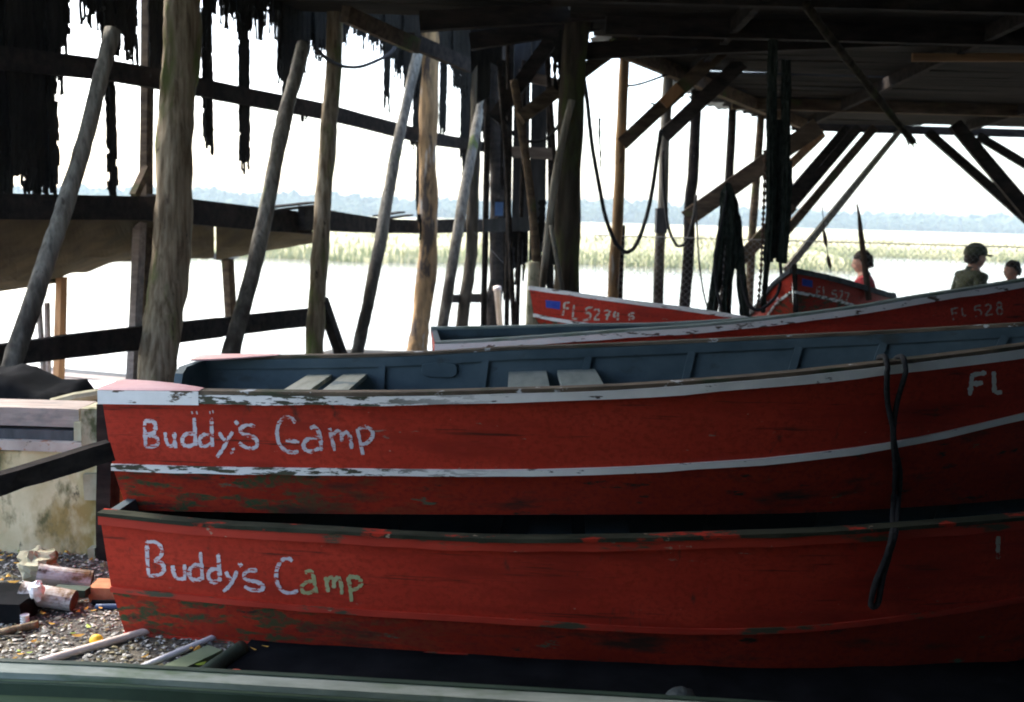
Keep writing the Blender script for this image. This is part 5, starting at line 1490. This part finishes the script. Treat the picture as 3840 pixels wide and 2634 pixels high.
# chain-link fence at the water's edge
fe = empty('chain_link_fence', (5, 11.42, 0)); tag(fe, 'thin chain-link fence along the bank between the boats and the landing', 'fence')
wire = MB(); FY = 11.44; z0, z1 = 0.05, 1.42; pit = 0.075
def wseg(p0, p1, r=0.0016):
    d = (p1 - p0).normalized(); s = d.cross(Vector((0, 1, 0))).normalized()
    wire.add([p0 - s * r, p0 + s * r, p1 + s * r, p1 - s * r, p0 + Vector((0, r * 1.5, 0)), p1 + Vector((0, r * 1.5, 0))], [(0, 1, 2, 3), (1, 4, 5, 2), (4, 0, 3, 5)])
x = 0.9 - (z1 - z0)
while x < 9.5:
    for sg in (1, -1):
        a = Vector((x if sg > 0 else x + (z1 - z0), FY + 0.002 * sg, z0)); c = Vector((x + (z1 - z0) if sg > 0 else x, FY + 0.002 * sg, z1))
        if min(a.x, c.x) < 0.9:
            t = (0.9 - a.x) / (c.x - a.x)
            if a.x < 0.9: a = a.lerp(c, t)
            else: c = a.lerp(c, t)
        wseg(a, c)
    x += pit
wo_ = wire.build('mesh_wire', M['wire'], fe); wo_['kind'] = 'stuff'
b = MB(); b.tube([(0.9, FY, z1), (9.5, FY, z1)], 0.006, 6); b.build('top_wire', M['wire'], fe)
for x in (5.9, 8.6):
    b = MB(); b.tube([(x, FY + .035, -.05), (x, FY + .035, z1 + .03)], 0.025, 8); b.build('fence_post', M['wire'], fe)

# trestles carrying the boats behind
def trestle(cx_, cy_, ang, L_, z, label):
    e_ = empty('sawhorse', (cx_, cy_, 0)); tag(e_, label, 'sawhorse')
    c, s_ = math.cos(ang), math.sin(ang); u = Vector((c, s_, 0)); v = Vector((-s_, c, 0)); o = Vector((cx_, cy_, 0))
    b = MB(); b.beam(o - u * L_ / 2 + Vector((0, 0, z - .045)), o + u * L_ / 2 + Vector((0, 0, z - .045)), .09, .09); b.build('top_beam', M['timber_dark'], e_)
    for a in (-1, 1):
        for d in (-1, 1):
            b = MB(); b.beam(o + u * a * L_ * .36 + Vector((0, 0, z - .09)), o + u * a * L_ * .36 + v * d * .2, .06, .04, side=u); b.build('leg', M['timber_dark'], e_)
def under(S, f):
    i = int(f * (len(S['nb']) - 1)); c = (S['nb'][i] + S['fb'][i]) / 2; d = S['fb'][i] - S['nb'][i]
    return c, math.atan2(d.y, d.x), min(S['nb'][i].z, S['fb'][i].z) - .013
for S_, nm in ((SC, 'the red rowboat right behind the front stack'), (SD, 'the rowboat whose bow points left'), (SE, 'the tilted rowboat')):
    for f, w_ in ((0.2, 'stern'), (0.62, 'fore')):
        c, a, z = under(S_, f)
        trestle(c.x, c.y, a, 1.2, z, 'dark sawhorse under the %s end of %s' % (w_, nm))
for k, (f, nm) in enumerate(((0.3, 'stern'), (0.7, 'bow'))):
    i = int(f * 36); c = (SB['nb'][i] + SB['fb'][i]) / 2; z = SB['nb'][i].z - .014
    b = MB(); b.beam((c.x, c.y - .5, z / 2 + .002), (c.x, c.y + .6, z / 2 + .002), .10, max(.02, z - .004)); one('bearer', b, M['timber_dark'], 'squared timber bearer under the %s half of the bottom front boat' % nm, 'timber')

# ------------------------------------------------------------------ people behind the boats
def skin_mesh(joints, edges, radii, sub=2):
    me = bpy.data.meshes.new('tmp'); me.from_pydata(joints, edges, [])
    o = bpy.data.objects.new('tmp', me); col.objects.link(o)
    sm = o.modifiers.new('skin', 'SKIN'); sm.use_smooth_shade = True
    for i, r in enumerate(radii):
        me.skin_vertices[0].data[i].radius = (r, r) if not isinstance(r, tuple) else r
    me.skin_vertices[0].data[0].use_root = True
    ss = o.modifiers.new('sub', 'SUBSURF'); ss.levels = sub; ss.render_levels = sub
    dg = bpy.context.evaluated_depsgraph_get(); ev = o.evaluated_get(dg)
    m2 = bpy.data.meshes.new_from_object(ev)
    vs = [v.co.copy() for v in m2.vertices]; fs = [tuple(p.vertices) for p in m2.polygons]
    bpy.data.objects.remove(o); bpy.data.meshes.remove(me); bpy.data.meshes.remove(m2)
    return vs, fs

def head_geo(c, s=1.0):
    """head facing +Y: brow, nose, lips, chin, ears"""
    vs = []; fs = []; nu, nv = 40, 30
    for i in range(nv + 1):
        ph = math.pi * i / nv
        for k in range(nu):
            t = 2 * math.pi * k / nu
            u = Vector((math.sin(ph) * math.sin(t), math.sin(ph) * math.cos(t), math.cos(ph)))
            p = Vector((u.x * 0.076, u.y * 0.096, u.z * 0.118))
            if p.z < -0.02:
                k2 = min(1, (-0.02 - p.z) / 0.09); p.x *= 1 - 0.30 * k2
                if p.y < 0: p.y *= 1 - 0.35 * k2
                else: p.y += 0.006 * k2
            if u.y > 0.5:
                f = (u.y - .5) / .5
                nz = math.exp(-((p.x / .013) ** 2)) * math.exp(-(((p.z + .018) / .024) ** 2)); p.y += 0.026 * nz * f
                br = math.exp(-((p.z - .026) / .012) ** 2); p.y += 0.006 * br * f
                ey = math.exp(-(((abs(p.x) - .031) / .014) ** 2)) * math.exp(-((p.z - .008) / .011) ** 2); p.y -= 0.010 * ey * f
                lp = math.exp(-((p.x / .022) ** 2)) * math.exp(-((p.z + .062) / .011) ** 2); p.y += 0.007 * lp * f
                mo = math.exp(-((p.x / .022) ** 2)) * math.exp(-((p.z + .0625) / .0035) ** 2); p.y -= 0.006 * mo * f
                ch = math.exp(-((p.x / .024) ** 2)) * math.exp(-((p.z + .10) / .014) ** 2); p.y += 0.008 * ch * f
            vs.append(c + p * s)
    for i in range(nv):
        for k in range(nu):
            a, b_ = i*nu+k, i*nu+(k+1)%nu
            fs.append((a, a+nu, b_+nu, b_))
    return vs, fs

def person(label, base, height, face_ang, jacket, trousers, hair=True, cap=None, shirt=None, collar=None, tilt=0.0, cat='person', headscale=1.0):
    e_ = empty('person', base); tag(e_, label, cat)
    k = height / 1.75
    rotm = Matrix.Rotation(face_ang, 4, 'Z')
    hc = Vector((0, 0.035, 1.63)) * k
    def place(vs): return [Vector(base) + (rotm @ Vector(v)) for v in vs]
    J = [(0,0,.95),(0,-.01,1.15),(0,-.005,1.33),(0,.0,1.44),(0,.012,1.53),(0,.025,1.60),
         (.10,0,.90),(.11,.02,.50),(.11,-.015,.09),(.12,.13,.035), (-.10,0,.90),(-.11,.02,.50),(-.11,-.015,.09),(-.12,.13,.035),
         (.175,-.005,1.40),(.245,-.04,1.13),(.19,.10,.97), (-.175,-.005,1.40),(-.245,-.04,1.13),(-.19,.10,.97)]
    E = [(0,1),(1,2),(2,3),(3,4),(4,5),(0,6),(6,7),(7,8),(8,9),(0,10),(10,11),(11,12),(12,13),(3,14),(14,15),(15,16),(3,17),(17,18),(18,19)]
    Rr = [.13,.125,.135,.075,.052,.050,.085,.058,.042,.036,.085,.058,.042,.036,.058,.046,.036,.058,.046,.036]
    J = [tuple(c * k for c in j) for j in J]; Rr = [r * k for r in Rr]
    vs, fs = skin_mesh(J, E, Rr)
    hv, hf = head_geo(hc, k * headscale)
    rt = Matrix.Translation(hc) @ Matrix.Rotation(tilt, 4, 'X') @ Matrix.Translation(-hc)
    hv = [rt @ v for v in hv]
    # ears
    eb = MB()
    for sx in (-1, 1): eb.ball(hc + Vector((sx * .077, -.008, -.006)) * k * headscale, .026 * k * headscale, nu=10, nv=8, sc=(.35, .7, 1.15))
    b = MB(); b.add(vs, fs); b.add(hv, hf); b.add([rt @ v for v in eb.v], eb.f)
    b.v = place(b.v)
    o = b.build('body', M['skin'], e_, smooth=True)
    rm = o.modifiers.new('one_skin', 'REMESH'); rm.mode = 'VOXEL'; rm.voxel_size = 0.010; rm.use_smooth_shade = True
    # jacket and trousers
    JJ = [J[0], J[1], J[2], J[3], (0, .006 * k, 1.485 * k), J[14], J[15], J[16], J[17], J[18], J[19]]
    EE = [(0,1),(1,2),(2,3),(3,4),(3,5),(5,6),(6,7),(3,8),(8,9),(9,10)]
    vs, fs = skin_mesh(JJ, EE, [r * k for r in (.165,.16,.165,.10,.068,.085,.068,.058,.085,.068,.058)])
    b = MB(); b.add(place(vs), fs); b.build('jacket', jacket, e_, smooth=True)
    JT = [J[0], J[6], J[7], J[8], J[10], J[11], J[12]]
    vs, fs = skin_mesh(JT, [(0,1),(1,2),(2,3),(0,4),(4,5),(5,6)], [r * k for r in (.155,.105,.08,.066,.105,.08,.066)])
    b = MB(); b.add(place(vs), fs); b.build('trousers', trousers, e_, smooth=True)
    for sx in (-1, 1):
        b = MB(); b.ball(Vector((sx * .115, .06, .045)) * k, .06 * k, nu=12, nv=8, sc=(.75, 2.1, .75)); b.v = place(b.v); b.build('shoe', M['rustdark'], e_, smooth=True)
    if shirt is not None:
        b = MB(); b.ball(Vector((0, .055, 1.455)) * k, .05 * k, nu=14, nv=10, sc=(.9, .6, 1.2)); b.v = place(b.v); b.build('shirt', shirt, e_, smooth=True)
    if collar is not None:
        b = MB(); rows = []
        for i in range(17):
            a = 2 * math.pi * i / 16
            rows.append([Vector((math.sin(a) * .072, math.cos(a) * .07 + .012, 1.505 - .02 * math.cos(a))) * k, Vector((math.sin(a) * .098, math.cos(a) * .09 + .005, 1.44 - .02 * math.cos(a))) * k])
        b.grid(rows, thick=(0, 0, -.008)); b.v = place(b.v); b.build('collar', collar, e_, smooth=True)
    # eyes and brows
    for sx in (-1, 1):
        q = rt @ (hc + Vector((sx * .031, .078, .006)) * k * headscale)
        b = MB(); b.ball(q, .011 * k, nu=8, nv=6, sc=(1.2, .8, .6)); b.v = place(b.v); b.build('eye', M['eye'], e_, smooth=True)
        q = rt @ (hc + Vector((sx * .032, .088, .028)) * k * headscale)
        b = MB(); b.ball(q, .013 * k, nu=8, nv=6, sc=(1.5, .5, .35)); b.v = place(b.v); b.build('eyebrow', M['hair'], e_, smooth=True)
    if hair:
        b = MB(); nu, nv = 30, 20; vs = []; fs = []
        for i in range(nv + 1):
            ph = math.pi * 0.80 * i / nv
            for q in range(nu):
                t = 2 * math.pi * q / nu
                u = Vector((math.sin(ph) * math.sin(t), math.sin(ph) * math.cos(t), math.cos(ph)))
                front = max(0, u.y)
                f_ = max(0.0, min(1.0, (u.y + 0.35) / 0.75)); lim = -0.50 + 0.82 * f_ * f_ * (3 - 2 * f_) + 0.10 * noise.noise(Vector((t * 3, 1, 2)))
                zz = max(u.z, lim)
                g = 1.10 + 0.16 * noise.noise(u * 3.5) + 0.06 * noise.noise(u * 9)
                if cap is not None: g = 1.04 + 0.05 * noise.noise(u * 6)
                if u.z < lim: g = 0.9
                vs.append(hc + Vector((u.x * .080 * g, (u.y * .098 - .006) * g, zz * .121 * g)) * k * headscale)
        for i in range(nv):
            for q in range(nu):
                a, b_ = i*nu+q, i*nu+(q+1)%nu
                fs.append((a, a+nu, b_+nu, b_))
        b.add([rt @ v for v in vs], fs); b.v = place(b.v); b.build('hair', M['hair'], e_, smooth=True)
    if cap is not None:
        b = MB(); vs = []; fs = []; nu, nv = 28, 9
        for i in range(nv + 1):
            ph = math.pi * .5 * i / nv
            for q in range(nu):
                t = 2 * math.pi * q / nu
                u = Vector((math.sin(ph) * math.sin(t), math.sin(ph) * math.cos(t), math.cos(ph)))
                g = 1.0 + (.05 if i > 5 else 0)
                vs.append(hc + Vector((u.x * .090 * g, (u.y * .108) * g - .004, .022 + u.z ** .75 * .118)) * k * headscale)
        for i in range(nv):
            for q in range(nu):
                a, b_ = i*nu+q, i*nu+(q+1)%nu
                fs.append((a, a+nu, b_+nu, b_))
        b.add([rt @ v for v in vs], fs); b.v = place(b.v); b.build('cap_crown', cap, e_, smooth=True)
        b = MB(); rows = []
        for i in range(13):
            a = math.radians(-66 + 132 * i / 12)
            rows.append([rt @ (hc + Vector((math.sin(a) * .088, math.cos(a) * .104, .030 - .002)) * k * headscale), rt @ (hc + Vector((math.sin(a) * .092, math.cos(a) * .13 + .048 * math.cos(a), .020 - .012 * abs(math.sin(a)))) * k * headscale)])
        b.grid(rows, thick=(0, 0, .006)); b.v = place(b.v); b.build('cap_brim', cap, e_, smooth=True)
    return e_

def stand(px, ytop, Y, z_floor, extra=0.0):
    p = at(px, ytop, Y)
    return Vector((p.x, Y, z_floor)), p.z - z_floor - extra
bs, h1 = stand(866, 253.5, 11.7, -0.30)
person('dark-haired person in a red jacket with navy collar, head turned left behind the dark spar', bs, h1, R(68), M['redcloth'], M['navy'], collar=M['navy'], tilt=R(-8), headscale=1.22)
bs, h2 = stand(974, 245.5, 11.7, -0.30)
person('person in an olive jacket and camouflage cap, seen side-on looking right', bs, h2 - 0.02, R(-78), M['olive'], M['navy'], cap=M['camo'], shirt=M['whitecloth'], collar=M['olive'], headscale=1.28)
bs, h3 = stand(1015, 262, 11.9, -0.30)
person('dark-haired person in red at the right edge beside the capped one', bs, h3, R(100), M['redcloth'], M['navy'], headscale=1.1)
